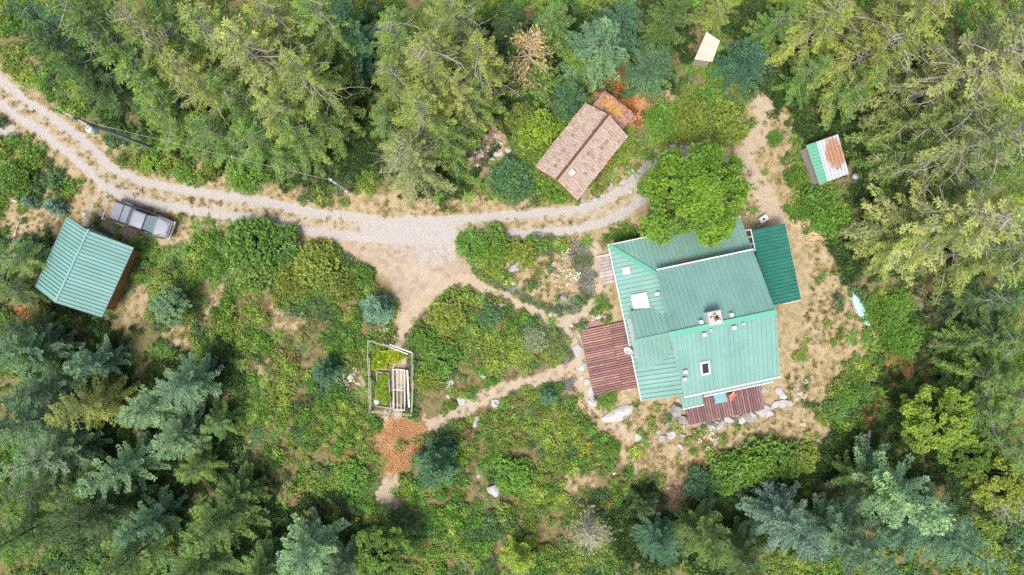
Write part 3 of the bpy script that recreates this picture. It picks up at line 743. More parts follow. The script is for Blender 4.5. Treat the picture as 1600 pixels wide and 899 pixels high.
# ---------------------------------------------------------------- pickup truck
def truck():
    c = W(221, 344, .9); a = math.radians(-19.6); z0 = gz(*W(221, 344))
    t = thing('pickup_truck', 'silver pickup truck with grey bed cover and rear ladder rack parked beside the garage', 'truck', (c[0], c[1], z0), a)
    # lower body: sections along x (rear -2.65 .. front 2.65)
    sec = [(-2.66, .80, .55, .98), (-2.6, .92, .48, 1.05), (-1.2, .95, .42, 1.06), (0.2, .95, .40, 1.05), (1.2, .95, .42, 1.04), (1.9, .93, .45, 1.02), (2.4, .86, .48, .97), (2.62, .70, .52, .88)]
    mb = MB(); prof = []
    for x, hw, zb, zt in sec:
        prof.append([(x, -hw*.96, zb), (x, -hw, zb+.2), (x, -hw*.985, zt-.16), (x, -hw*.90, zt), (x, hw*.90, zt), (x, hw*.985, zt-.16), (x, hw, zb+.2), (x, hw*.96, zb)])
    for p in prof: mb.v += p
    for i in range(len(prof)-1):
        for k in range(8): mb.f.append((i*8+k, i*8+(k+1) % 8, i*8+8+(k+1) % 8, i*8+8+k))
    mb.f.append(tuple(range(8))[::-1]); mb.f.append(tuple((len(prof)-1)*8+k for k in range(8)))
    body = mb.build('body', M['paint_silver'], t)
    # bonnet, slightly proud and crowned
    mb = MB(); nx, ny = 7, 7
    for i in range(nx):
        x = 1.30+1.2*i/(nx-1)
        for j in range(ny):
            yv = -1+2*j/(ny-1); hw = .80-.16*(i/(nx-1))**2; mb.v.append((x, yv*hw, 1.13-.13*(i/(nx-1))**1.6-.05*yv*yv))
    for i in range(nx-1):
        for j in range(ny-1): k = i*ny+j; mb.f.append((k, k+1, k+ny+1, k+ny))
    b_ = mb.build('bonnet', M['paint_roof'], t, True); b_.modifiers.new('thick', 'SOLIDIFY').thickness = .05
    # cab: glasshouse and roof
    mb = MB()
    low = [(-.62, -.84), (1.38, -.84), (1.38, .84), (-.62, .84)]; top = [(-.42, -.66), (.62, -.66), (.62, .66), (-.42, .66)]
    mb.v = [(x, y, 1.03) for x, y in low]+[(x, y, 1.66) for x, y in top]
    mb.f = [(0, 1, 5, 4), (1, 2, 6, 5), (2, 3, 7, 6), (3, 0, 4, 7), (4, 5, 6, 7)]
    mb.build('cab', M['black_plastic'], t)
    mb = MB(); nx, ny = 7, 7
    for i in range(nx):
        x = -.52+1.2*i/(nx-1)
        for j in range(ny):
            yv = -1+2*j/(ny-1); mb.v.append((x, yv*.70, 1.74-.05*yv*yv-.03*(2*i/(nx-1)-1)**2))
    for i in range(nx-1):
        for j in range(ny-1): k = i*ny+j; mb.f.append((k, k+1, k+ny+1, k+ny))
    r_ = mb.build('cab_roof', M['paint_roof'], t, True); r_.modifiers.new('thick', 'SOLIDIFY').thickness = .06
    mb = MB(); mb.v = [(1.33, -.74, 1.12), (1.33, .74, 1.12), (.72, .62, 1.68), (.72, -.62, 1.68)]; mb.v += [(x-.02, y, z-.03) for x, y, z in mb.v]
    mb.f = [(0, 1, 2, 3), (7, 6, 5, 4), (0, 4, 5, 1), (1, 5, 6, 2), (2, 6, 7, 3), (3, 7, 4, 0)]; mb.build('windscreen', M['screen'], t)
    for s in (-1, 1):
        MB().box((.15, s*.775, 1.36), (1.3, .03, .36), Matrix.Rotation(-s*.27, 3, 'X')).build('side_window', M['glass'], t)
        m_ = MB().box((1.02, s*1.06, 1.14), (.16, .22, .17)).build('wing_mirror', M['black_plastic'], t); MB().bar((1.04, s*.88, 1.08), (1.03, s*1.0, 1.12), .05).build('mirror_arm', M['black_plastic'], m_)
        MB().bar((-2.55, s*.87, 1.12), (-.66, s*.87, 1.12), .12, .07).build('bed_rail', M['black_plastic'], t)
        MB().bar((-2.55, s*.76, 1.19), (-.7, s*.76, 1.19), .05, .05).build('rack_rail', M['black_plastic'], t)
        MB().box((2.46, s*.63, .84), (.22, .3, .16), Matrix.Rotation(-s*.35, 3, 'Z')).build('headlight', M['screen'], t)
        MB().box((-2.67, s*.8, .85), (.05, .16, .34)).build('tail_light', M['cloth_orange'], t)
        MB().bar((2.5, s*.2, 1.0), (1.7, s*.80, 1.06), .03, .02).build('bonnet_trim', M['black_plastic'], t)
        MB().box((-1.55, s*.965, .93), (.75, .05, .22)).build('side_box', M['white'], t)
        MB().bar((-.9, s*.95, .42), (.95, s*.95, .42), .12, .06).build('running_board', M['black_plastic'], t)
        for x in (-1.62, 1.66):
            w = MB().tube([(x, s*.78, .38), (x, s*.80, .38), (x, s*.97, .38), (x, s*.99, .38)], [.30, .38, .38, .30], 18).build('wheel', M['tyre'], t, True)
            MB().tube([(x, s*.95, .38), (x, s*1.0, .38)], [.22, .18], 12).build('rim', M['chrome'], w)
    MB().box((-1.62, 0, 1.13), (1.88, 1.60, .05)).build('bed_cover', M['tonneau'], t)
    for x in (-1.72, -1.05, -.92): MB().bar((x, -.80, 1.18), (x, .80, 1.18), .05, .05).build('cross_bar', M['black_plastic'], t)
    for x in (-.78, .66): MB().bar((x, -.74, 1.2 if x < 0 else 1.70), (x, .74, 1.2 if x < 0 else 1.70), .06, .05).build('cross_bar', M['black_plastic'], t)
    rk = MB()
    for s in (-1, 1): rk.bar((-2.72, s*.84, .5), (-2.78, s*.9, 1.72), .05).bar((-2.78, s*.9, 1.72), (-2.5, s*.9, 1.72), .05)
    rk.bar((-2.78, -1.02, 1.72), (-2.78, 1.02, 1.72), .06); rk.build('ladder_rack', M['galv'], t)
    MB().box((2.62, 0, .62), (.18, 1.62, .22)).build('front_bumper', M['chrome'], t); MB().box((-2.72, 0, .58), (.16, 1.7, .2)).build('rear_bumper', M['chrome'], t)
    MB().box((2.585, 0, .82), (.14, .9, .12)).build('grille', M['black_plastic'], t)
truck()

# ---------------------------------------------------------------- upturned canoe
def canoe():
    p0, p1 = W(1333, 456, .3), W(1361, 512, .3); dx, dy = p1[0]-p0[0], p1[1]-p0[1]; L = math.hypot(dx, dy); c = ((p0[0]+p1[0])/2, (p0[1]+p1[1])/2)
    t = thing('canoe', 'pale aqua canoe lying upturned at the edge of the ferns', 'canoe', (c[0], c[1], gz(*c)+.04), math.atan2(dy, dx))
    mb = MB(); n = 19; m = 9
    for i in range(n):
        s = -1+2*i/(n-1); w = .40*(1-abs(s+.1*(1-s*s))**2.3)**.9 if abs(s) < .999 else .005; w = max(w, .008)
        for j in range(m):
            a = math.pi*j/(m-1); mb.v.append((s*L/2, -math.cos(a)*w, .05+.07*s*s*0+(.34-.06*(1-s*s))*math.sin(a)**.75*(1 if abs(s) < .97 else .6)))
    for i in range(n-1):
        for j in range(m-1): k = i*m+j; mb.f.append((k, k+1, k+m+1, k+m))
    o = mb.build('hull', M['hull'], t, True); o.modifiers.new('thick', 'SOLIDIFY').thickness = .02
    MB().bar((-L/2+.1, 0, .36), (L/2-.1, 0, .345), .03, .04).build('keel', M['hull'], t)
    for s in (-1, 1): MB().tube([(x*L/2, s*.41*(1-abs(x+.1*(1-x*x))**2.3)**.9, .05) for x in np.linspace(-.93, .93, 13)], .02, 6).build('gunwale', M['white'], t)
    pd = thing('paddle', 'short white paddle leaning from the end of the upturned canoe', 'paddle', (*W(1363, 517), gz(*W(1363, 517))+.16), math.atan2(dy, dx)-.1)
    MB().tube([(-.75, 0, .02), (.2, 0, .05)], .022, 6).build('shaft', M['white'], pd); MB().box((.4, 0, .06), (.45, .16, .03), None, .7).build('blade', M['white'], pd)
canoe()

# ---------------------------------------------------------------- vegetable garden
def garden():
    z0 = gz(-10.6, -7.8)
    f = thing('garden_fence', 'white post and rail fence round the vegetable garden', 'fence', (0, 0, z0))
    C = [(579, 531), (612, 541), (646, 549), (647, 592), (645, 646), (612, 644), (581, 641), (580, 588), (578, 555)]
    P = [W(*c) for c in C]
    for p in P: MB().bar((*p, -.3), (*p, 1.15), .08).build('post', M['white_frame'], f)
    for i in range(len(P)):
        if i in (1,): continue
        a, b = P[i], P[(i+1) % len(P)]
        for z in (.45, 1.05): MB().bar((*a, z), (*b, z), .045, .07).build('rail', M['white_frame'], f)
    MB().bar((*W(612, 537), 1.1), (*W(645, 549), 1.1), .10, .08).bar((*W(612, 541), 1.0), (*W(640, 552), 1.02), .08, .06).build('gate_bar', M['white'], f)
    def bed(label, q, col, plants, size):
        P = [W(*c) for c in q]; b = thing('raised_bed', label, 'garden bed', (0, 0, z0))
        for i in range(4):
            a, c = P[i], P[(i+1) % 4]; MB().bar((*a, .12), (*c, .12), .06, .36).build('side_board', M['white_frame'], b)
        mid = (sum(p[0] for p in P)/4, sum(p[1] for p in P)/4)
        MB().prism([(p[0]+(mid[0]-p[0])*.06, p[1]+(mid[1]-p[1])*.06) for p in P], -.1, .24).build('soil', M['soil'], b)
        if not plants: return
        me = leaf_dome('vegetable', 260, .20, .16, .17, .10, seed=len(label), m=M['leaf'])
        for i in range(plants):
            s, t = random.uniform(.1, .9), random.uniform(.08, .92)
            x = (P[0][0]*(1-s)+P[1][0]*s)*(1-t)+(P[3][0]*(1-s)+P[2][0]*s)*t; y = (P[0][1]*(1-s)+P[1][1]*s)*(1-t)+(P[3][1]*(1-s)+P[2][1]*s)*t
            o = link('vegetable_plant', me, None, (x, y, z0+.24), random.uniform(0, 6)); sc = size*random.uniform(.8, 1.25); o.scale = (sc, sc, sc)
            k = random.uniform(.8, 1.15); o.color = (col[0]*k, col[1]*k, col[2]*k, 1); tag(o, VEG[label][0], 'vegetable', VEG[label][1])
    VEG = {'raised bed crowded with bright yellow-green lettuce, the larger one by the fence post': ('bright lettuce plant in the larger crowded raised bed', 'lettuces in the larger bed'),
           'square raised bed of bright lettuce next to the garden gate': ('bright lettuce plant in the square bed by the gate', 'lettuces in the square bed'),
           'long raised bed with yellow and dark green vegetables at the low end of the garden': ('mixed vegetable plant in the long raised bed', 'vegetables in the long bed')}
    ks = list(VEG)
    bed(ks[0], [(585, 549), (606, 549), (604, 577), (583, 577)], (.38, .48, .04), 40, .85)
    bed(ks[1], [(609, 547), (629, 549), (625, 567), (608, 565)], (.44, .52, .05), 30, .82)
    bed(ks[2], [(590, 581), (608, 583), (611, 637), (588, 634)], (.28, .40, .05), 40, .78)
    g = thing('cold_frame', 'white framed cold frame with open bays beside the long raised bed', 'cold frame', (0, 0, z0))
    A, B, Cc, D = [W(*c) for c in ((616, 576), (634, 577), (634, 639), (617, 638))]
    for p in (A, B, Cc, D): MB().bar((*p, -.2), (*p, .75), .08).build('post', M['white'], g)
    lp = lambda p, q, t: (p[0]+(q[0]-p[0])*t, p[1]+(q[1]-p[1])*t)
    for t in (0, .35, .7, 1.0): MB().bar((*lp(A, B, t), .75), (*lp(D, Cc, t), .75), .045).build('long_bar', M['white'], g)
    for t in (0, .5, 1.0): MB().bar((*lp(A, D, t), .80), (*lp(B, Cc, t), .80), .055).build('cross_bar', M['white'], g)
    for (p, q) in ((A, D), (B, Cc), (A, B), (D, Cc)): MB().bar((*p, .1), (*q, .1), .05, .45).build('side_board', M['white_frame'], g)
    E_, F_ = W(637, 578), W(640, 636); bd = MB().bar((*E_, .32), (*F_, .32), .16, .05).bar((*E_, .05), (*F_, .05), .12, .5).build('bench_plank', M['white']); bd.location.z = z0
    tag(bd, 'narrow white plank bench along the cold frame', 'bench')
    q = W(588, 627); bk = MB().tube([(0, 0, 0), (0, 0, .4), (0, 0, .41), (0, 0, .1)], [.2, .24, .2, .17], 12).build('water_tub', M['white'], None, True)
    bk.location = (q[0]+.1, q[1], z0); tag(bk, 'small white tub in the corner of the vegetable garden', 'tub')

# ---------------------------------------------------------------- utility poles and cables
def poles():
    b = W(238, 232); top = W(120, 172, 11.5)
    # pole stands upright: base from the ground, height from its lean in the picture
    t = thing('utility_pole', 'tall grey utility pole with transformer standing beside the driveway', 'utility pole', (b[0], b[1], gz(*b)))
    MB().tube([(0, 0, -.5), (0, 0, 11.0)], [.17, .12], 10).build('pole', M['pole'], t)
    MB().bar((-.9, .5, 10.4), (.9, -.5, 10.4), .1, .12).build('cross_arm', M['galv'], t)
    tr = MB().tube([(.1, -.42, 8.3), (.1, -.42, 8.35), (.1, -.42, 9.2), (.1, -.42, 9.3)], [.2, .27, .27, .18], 12).build('transformer', M['white'], t, True)
    MB().tube([(.1, -.42, 9.3), (.1, -.42, 9.5)], .05, 6).build('bushing', M['galv'], tr)
    for k in (-.8, .8): MB().tube([(k, -k*.55, 10.46), (k, -k*.55, 10.66)], [.06, .04], 6).build('insulator', M['white'], t)
    b2 = W(548, 300); t2 = thing('service_pole', 'short pale service pole with bracket at the driveway edge', 'utility pole', (b2[0], b2[1], gz(*b2)))
    MB().tube([(0, 0, -.4), (0, 0, 6.6)], [.15, .11], 10).build('pole', M['limb'], t2)
    MB().bar((-.3, .2, 6.2), (.35, -.25, 6.2), .1, .1).build('bracket', M['galv'], t2); MB().box((0, -.2, 1.4), (.3, .16, .5)).build('meter_box', M['galv'], t2)
    def cable(a, c, sag, label):
        a, c = Vector(a), Vector(c); pts = []
        for i in range(17): s = i/16; p = a.lerp(c, s); p.z -= sag*4*s*(1-s); pts.append(p)
        tag(MB().tube(pts, .009, 5).build('overhead_cable', M['wire']), label, 'cable')
    ta = Vector((b[0]-.5, b[1]+.25, 10.62)); far = Vector((*W(-150, 22, 11), 11))
    cable(ta, far, .5, 'thin overhead cable running from the tall pole across the driveway'); cable((b[0], b[1], 10.2), (b2[0], b2[1], 6.4), .5, 'thin overhead cable between the tall pole and the short service pole')
    g0 = Vector((*W(290, 254), gz(*W(290, 254)))); g1 = Vector((b[0], b[1], 8.6))
    gw = thing('guy_wire', 'steel guy wire with a yellow guard beside the tall utility pole', 'guy wire', g0)
    d = g1-g0; MB().tube([(0, 0, -.1), tuple(d)], .018, 5).build('wire', M['wire'], gw); dn = d.normalized(); MB().tube([tuple(dn*.1), tuple(dn*2.2)], .05, 6).build('guard', M['yellow'], gw)
    q = W(374, 246); s = thing('white_pennant', 'white triangular panel on a stake at the forest edge', 'panel', (q[0], q[1], gz(*q)))
    MB().bar((0, 0, -.2), (0, 0, 1.5), .05).build('stake', M['planks'], s)
    MB().slab([(0, .3, 1.5), (.45, -.35, 1.45), (-.2, -.35, 1.35)], (0, 0, 1), .02).build('panel', M['white'], s)
    q = W(1190, 343); s = thing('storage_tub', 'white storage tub with dark opening next to the deep green lean-to', 'tub', (q[0], q[1], gz(*q)), math.radians(35))
    MB().box((0, 0, .3), (.72, .5, .6), None, 1.06).build('body', M['white'], s); MB().box((-.03, -.02, .615), (.22, .16, .04)).build('opening', M['dark'], s); MB().bar((-.3, .2, .63), (.3, .2, .63), .05, .06).build('handle', M['white'], s)
    q = W(1186, 352); s = tag(MB().box((0, 0, .12), (.9, .3, .24)).box((.35, .2, .1), (.4, .25, .2)).build('timber_offcut', M['ridge_tan']), 'tan timber offcut beside the white storage tub', 'timber'); s.location = (q[0]+.1, q[1]+.0, gz(*q)); s.rotation_euler.z = .5
poles()

# ---------------------------------------------------------------- logs and firewood
def log(pts, r0, r1, name, m, label, cat='log', twigs=0):
    P = [Vector((*W(x, y), 0)) for x, y in pts]
    for p in P: p.z = gz(p.x, p.y)+r0*.8
    n = len(P); mb = MB().tube(P, [r0+(r1-r0)*i/(n-1) for i in range(n)], 8)
    for k in range(twigs):
        i = random.randrange(n-1); p = P[i].lerp(P[i+1], random.random()); a = random.uniform(0, 6.28); l = random.uniform(.4, .9)
        mb.tube([p, p+Vector((math.cos(a)*l*.6, math.sin(a)*l*.6, .15)), p+Vector((math.cos(a+.3)*l, math.sin(a+.3)*l, .2))], [.03, .02, .008], 5)
    return tag(mb.build(name, m, None, True), label, cat)
log([(553, 699), (575, 697), (600, 694), (630, 693), (660, 690), (675, 687)], .11, .05, 'fallen_log', M['log'], 'long thin fallen log lying across the orange needle patch', 'log', 9)
log([(1357, 672), (1356, 690), (1353, 707)], .16, .12, 'pale_log', M['birch'], 'short pale barked log at the edge of the yard', 'log')
log([(430, 690), (438, 685), (442, 678)], .05, .03, 'dead_branch', M['birch'], 'short curved dead branch in the brush', 'branch', 1)
log([(425, 475), (440, 482), (460, 486), (478, 495)], .05, .02, 'dead_branch', M['limb'], 'bleached dead branch lying in the clearing below the driveway', 'branch', 6)
log([(742, 160), (730, 176), (733, 190)], .06, .03, 'dead_branch', M['limb'], 'dead branch lying among the rubble under the cedars', 'branch', 4)
log([(20, 313), (30, 315), (36, 321)], .1, .06, 'bleached_stump_log', M['birch'], 'bleached chunk of wood between the small blue spruces', 'log', 3)
log([(25, 370), (27, 360), (32, 346)], .07, .05, 'bleached_stump_log', M['birch'], 'bleached stick standing out of the dry grass by the blue spruces', 'log', 2)
log([(1195, 172), (1212, 178)], .06, .05, 'weathered_pole', M['birch'], 'weathered pole lying on the bare soil by the big cedars', 'log', 1)
def firewood():
    mb = MB(); mb.v = [(-.2, -.07, 0), (.2, -.07, 0), (.2, .08, .01), (-.2, .08, .01), (-.2, .0, .12), (.2, .01, .12)]
    mb.f = [(0, 3, 2, 1), (0, 1, 5, 4), (3, 4, 5, 2), (0, 4, 3), (1, 2, 5)]; me = mb.mesh('split_log', M['firewood'])
    rg = random.Random(5)
    for k in range(120):
        s = rg.random(); x = 1240+s*48+rg.gauss(0, 8); y = 338+s*38+rg.gauss(0, 10)
        if s < .25 and rg.random() < .4: continue
        w = W(x, y); o = link('split_log', me, None, (w[0], w[1], gz(*w)+rg.uniform(0, .06)), rg.uniform(0, 6.28)); o.rotation_euler.x = rg.uniform(-.15, .15)
        o.scale = (rg.uniform(.7, 1.3),)*3; tag(o, 'pale split firewood log scattered beside the deep green lean-to', 'firewood', 'split firewood beside the lean-to')
firewood()

# ---------------------------------------------------------------- boulders and stones
ROCKS = []
def rock_mesh(seed, m, flat=.65):
    bm = bmesh.new(); bmesh.ops.create_icosphere(bm, subdivisions=3, radius=1); rg = random.Random(seed)
    cuts = [(Vector((rg.gauss(0, 1), rg.gauss(0, 1), rg.gauss(.2, .7))).normalized(), rg.uniform(.45, .78)) for _ in range(11)]
    for v in bm.verts:
        p = v.co.copy()
        for n_, d in cuts:
            e = p.dot(n_)-d
            if e > 0: p -= n_*e*.97
        p *= 1.18+rg.uniform(-.025, .025); p.z = p.z*flat; v.co = p
    me = bpy.data.meshes.new('boulder'); bm.to_mesh(me); bm.free(); me.materials.append(m); return me
RG = [rock_mesh(i, M['rock']) for i in range(5)]; RW = [rock_mesh(20+i, M['rock_white'], .5) for i in range(4)]
def rock(px, py, r, label, group=None, white=False, sx=1.0, rz=None, name='boulder'):
    w = W(px, py, .2); me = random.choice(RW if white else RG); o = link(name, me, None, (w[0], w[1], gz(*w)+r/S*.22), random.uniform(0, 6.28) if rz is None else rz)
    s = r/S; k_ = random.uniform(.8, 1.2); o.scale = (s*sx*k_, s/k_, s*random.uniform(.8, 1.1)); return tag(o, label, 'boulder' if r > 5 else 'stone', group)
rock(808, 416, 12, 'big pale boulder between the shrubs and the dry flower bed')
rock(880, 467, 8, 'round grey boulder in the middle of the lavender bed')
rock(771, 767, 12, 'large round grey boulder alone in the lower brush')
rock(965, 647, 12, 'long flat white boulder below the red-brown deck', None, True, 1.7, .35)
rock(892, 650, 9, 'white boulder beside a yellow bush at the path bend', None, True)
rock(928, 629, 7, 'white boulder at the corner of the red-brown deck', None, True)
rock(903, 545, 8, 'tall white boulder along the red-brown deck end', None, True, 1.2, 1.6)
rock(911, 573, 8, 'rounded white boulder along the red-brown deck side', None, True, 1.1, 1.4)
rock(924, 612, 10, 'narrow white boulder against the deck corner post', None, True, .6, .2)
rock(782, 478, 9, 'pale jagged boulder above the thin path', None, True)
rock(748, 536, 6, 'white boulder in the middle of the round shrub bed', None, True)
rock(756, 585, 6, 'white boulder in the shrubs above the sandy path', None, True)
rock(700, 600, 7, 'flat grey boulder by the garden side of the shrubs', None, True, 1.3)
rock(722, 628, 8, 'pale angular boulder at the narrow part of the sandy path', None, True)
rock(775, 631, 9, 'hollow pale boulder below the sandy path', None, True)
rock(800, 637, 7, 'white boulder next to the hollow pale boulder', None, True)
rock(745, 659, 8, 'dark grey boulder in the brush below the sandy path')
rock(998, 686, 7, 'white boulder in a tuft of green weeds', None, True)
rock(1056, 640, 12, 'dark grey boulder at the corner of the lower porch roof'); rock(1066, 656, 9, 'grey boulder wedged against the plum-brown deck corner', None, False, .8)
rock(1048, 679, 9, 'grey round boulder in the gravelly yard below the porch'); rock(1029, 676, 5, 'small grey stone beside the round yard boulder'); rock(1037, 686, 7, 'dark flat stone between the yard boulders')
rock(1065, 698, 6, 'grey stone at the lower end of the yard boulders'); rock(1067, 681, 5, 'grey stone in line below the deck corner')
rock(669, 537, 1, 'tiny stone at the garden') if False else None
for i in range(19):                                        # stone edging round the south deck
    t = i/18; px = 1112+t*95+random.uniform(-2, 2); py = 664-t*22+random.uniform(-3, 3)
    rock(px, py, random.choice((3, 4, 4.5, 6, 8, 9)), 'grey stone in the edging along the plum-brown deck', 'stone edging along the plum-brown deck', random.random() < .25)
for px, py, r in ((1224, 618, 9), (1226, 632, 7), (1248, 623, 5), (1236, 630, 5), (1218, 610, 6), (1213, 634, 7), (1201, 639, 9), (1195, 610, 6)):
    rock(px, py, r, 'pale stone in the heap beside the plum-brown deck end', 'pale stones at the deck end', True)
for px, py in ((1010, 612), (1040, 618), (1048, 612), (975, 618), (955, 612), (1060, 625), (983, 608), (1070, 668), (1016, 690), (1056, 756), (1045, 764), (1012, 757), (993, 748), (960, 741), (978, 741)):
    rock(px, py, random.uniform(2.5, 4.5), 'small pale stone scattered in the yard below the house', 'small yard stones', True, name='stone')
for px, py in ((926, 502), (940, 505), (918, 512), (935, 495), (905, 525), (945, 496), (893, 508), (897, 558), (908, 590), (918, 598), (915, 520)):
    rock(px, py, random.uniform(2.5, 5), 'small pale stone in the edging round the red-brown deck', 'stones round the red-brown deck', True, name='stone')
for px, py in ((975, 283), (990, 272), (1000, 268), (1052, 228), (1066, 228), (1078, 222), (1040, 236), (1008, 260), (925, 305), (940, 301), (930, 312), (915, 318), (910, 310), (955, 290), (985, 268)):
    rock(px, py, random.uniform(3.5, 7), 'pale stone in the row between the cabin and the driveway', 'stone row by the cabin', random.random() < .6)
for i in range(22):
    px, py = 765+random.gauss(0, 13), 238+random.gauss(0, 10); rock(px, py, random.uniform(2, 6), 'pale rubble stone in the heap under the big cedars', 'rubble heap under the cedars', True, name='stone')
for i in range(14):
    px, py = 748+random.gauss(0, 12), 205+random.gauss(0, 7); rock(px, py, random.uniform(2, 4.5), 'rubble stone in the upper heap behind the cabin', 'upper rubble heap', random.random() < .6, name='stone')
for i in range(30):
    px, py = 1455+random.gauss(0, 14), 495+random.gauss(0, 22); rock(px, py, random.uniform(1.5, 3.6), 'pale stone scattered on the bare forest floor beyond the ferns', 'stones on the bare forest floor', True, name='stone')
for px, py, r in ((313, 350, 4), (337, 352, 3), (293, 278, 3), (513, 297, 6), (545, 518, 5), (655, 538, 7), (600, 528, 5), (535, 580, 5), (545, 590, 6), (558, 600, 5), (552, 585, 4), (540, 607, 4), (450, 610, 4), (472, 490, 5), (375, 460, 4), (360, 462, 3), (1280, 690, 4), (1300, 695, 3), (1320, 697, 3), (1272, 697, 5), (1345, 637, 3), (1320, 647, 2), (790, 800, 4), (835, 795, 4), (748, 745, 4), (760, 730, 3), (700, 620, 4), (985, 300, 3), (608, 842, 5), (480, 730, 4), (390, 690, 3), (130, 335, 4)):
    rock(px, py, r, 'small pale stone lying in the open grass or brush', 'stray stones', True, name='stone')

# ---------------------------------------------------------------- foliage prototypes
def leaf_dome(name, n, r, h, ll, lw, seed=0, m=None, clumps=0, hollow=.55, rise=.35):
    """low leafy plant: leaves spread through a dome, gathered in clumps"""
    rg = np.random.default_rng(seed)
    if clumps:
        ca = rg.uniform(0, 2*np.pi, clumps); cr = r*np.sqrt(rg.uniform(0, 1, clumps))*.92
        top = h*np.sqrt(np.clip(1-(cr/r)**2, .05, 1))*rg.uniform(.65, 1.1, clumps)
        C = np.stack([cr*np.cos(ca), cr*np.sin(ca), top], 1); idx = rg.integers(0, clumps, n); cs = r*rg.uniform(.16, .30, clumps)[idx][:, None]
        o = rg.normal(0, 1, (n, 3)); o /= np.linalg.norm(o, axis=1, keepdims=True); o *= rg.uniform(.4, 1, (n, 1))**.5
        P = C[idx]+o*cs*np.array([1, 1, .8]); D = o*np.array([1, 1, .5])+rg.normal(0, .35, (n, 3))+np.array([0, 0, rise]); cv = rg.uniform(0, 1, clumps)[idx]
        P[:, 2] = np.maximum(P[:, 2], .03)
    else:
        a = rg.uniform(0, 2*np.pi, n); q = np.sqrt(rg.uniform(0, 1, n)); t = rg.uniform(hollow, 1, n)
        P = np.stack([q*r*np.cos(a), q*r*np.sin(a), h*np.sqrt(1-q*q*.9)*t], 1); D = np.stack([np.cos(a)*q, np.sin(a)*q, np.full(n, rise)], 1)+rg.normal(0, .4, (n, 3)); cv = rg.uniform(0, 1, n)
    V, Q = kites(P, D, ll*rg.uniform(.65, 1.25, n), lw*rg.uniform(.7, 1.2, n), rng=rg)
    var = np.clip(.5*cv+.5*rg.uniform(0, 1, n), 0, 1)
    return np_mesh(name, V, Q, m or M['leaf'], var)
def fern(name, seed, n=11, L=.75, m=None):
    rg = np.random.default_rng(seed); P = []; D = []; Ln = []; Wd_ = []
    for k in range(n):
        a = 2*np.pi*k/n+rg.uniform(-.25, .25); l = L*rg.uniform(.7, 1.15); el = rg.uniform(.35, .8)
        for s in np.linspace(.12, 1, 9):
            base = np.array([np.cos(a)*l*s, np.sin(a)*l*s, l*(el*s-.75*el*s*s)+.1]); pl = .26*l*(1-s*.85)
            for sg in (-1, 1):
                an = a+sg*1.05; P.append(base); D.append([np.cos(an), np.sin(an), rg.uniform(-.25, .1)]); Ln.append(pl*1.05); Wd_.append(.11*l)
    P, D = np.array(P), np.array(D); V, Q = kites(P, D, np.array(Ln), np.array(Wd_), rng=rg, up=np.array([0, 0, 1.0])+rg.normal(0, .2, P.shape))
    return np_mesh(name, V, Q, m or M['leaf'], rg.uniform(0, 1, len(P)))
def tuft(name, seed, n=26, L=.28, w=.022, spread=.8, m=None):
    rg = np.random.default_rng(seed); a = rg.uniform(0, 2*np.pi, n); e = rg.uniform(.15, spread, n)
    P = np.stack([rg.normal(0, .07, n), rg.normal(0, .07, n), np.zeros(n)], 1); D = np.stack([np.cos(a)*e, np.sin(a)*e, np.full(n, .5)], 1)
    V, Q = kites(P, D, L*rg.uniform(.5, 1.2, n), np.full(n, w), rng=rg, mid=.35); return np_mesh(name, V, Q, m or M['leaf'], rg.uniform(0, 1, n))

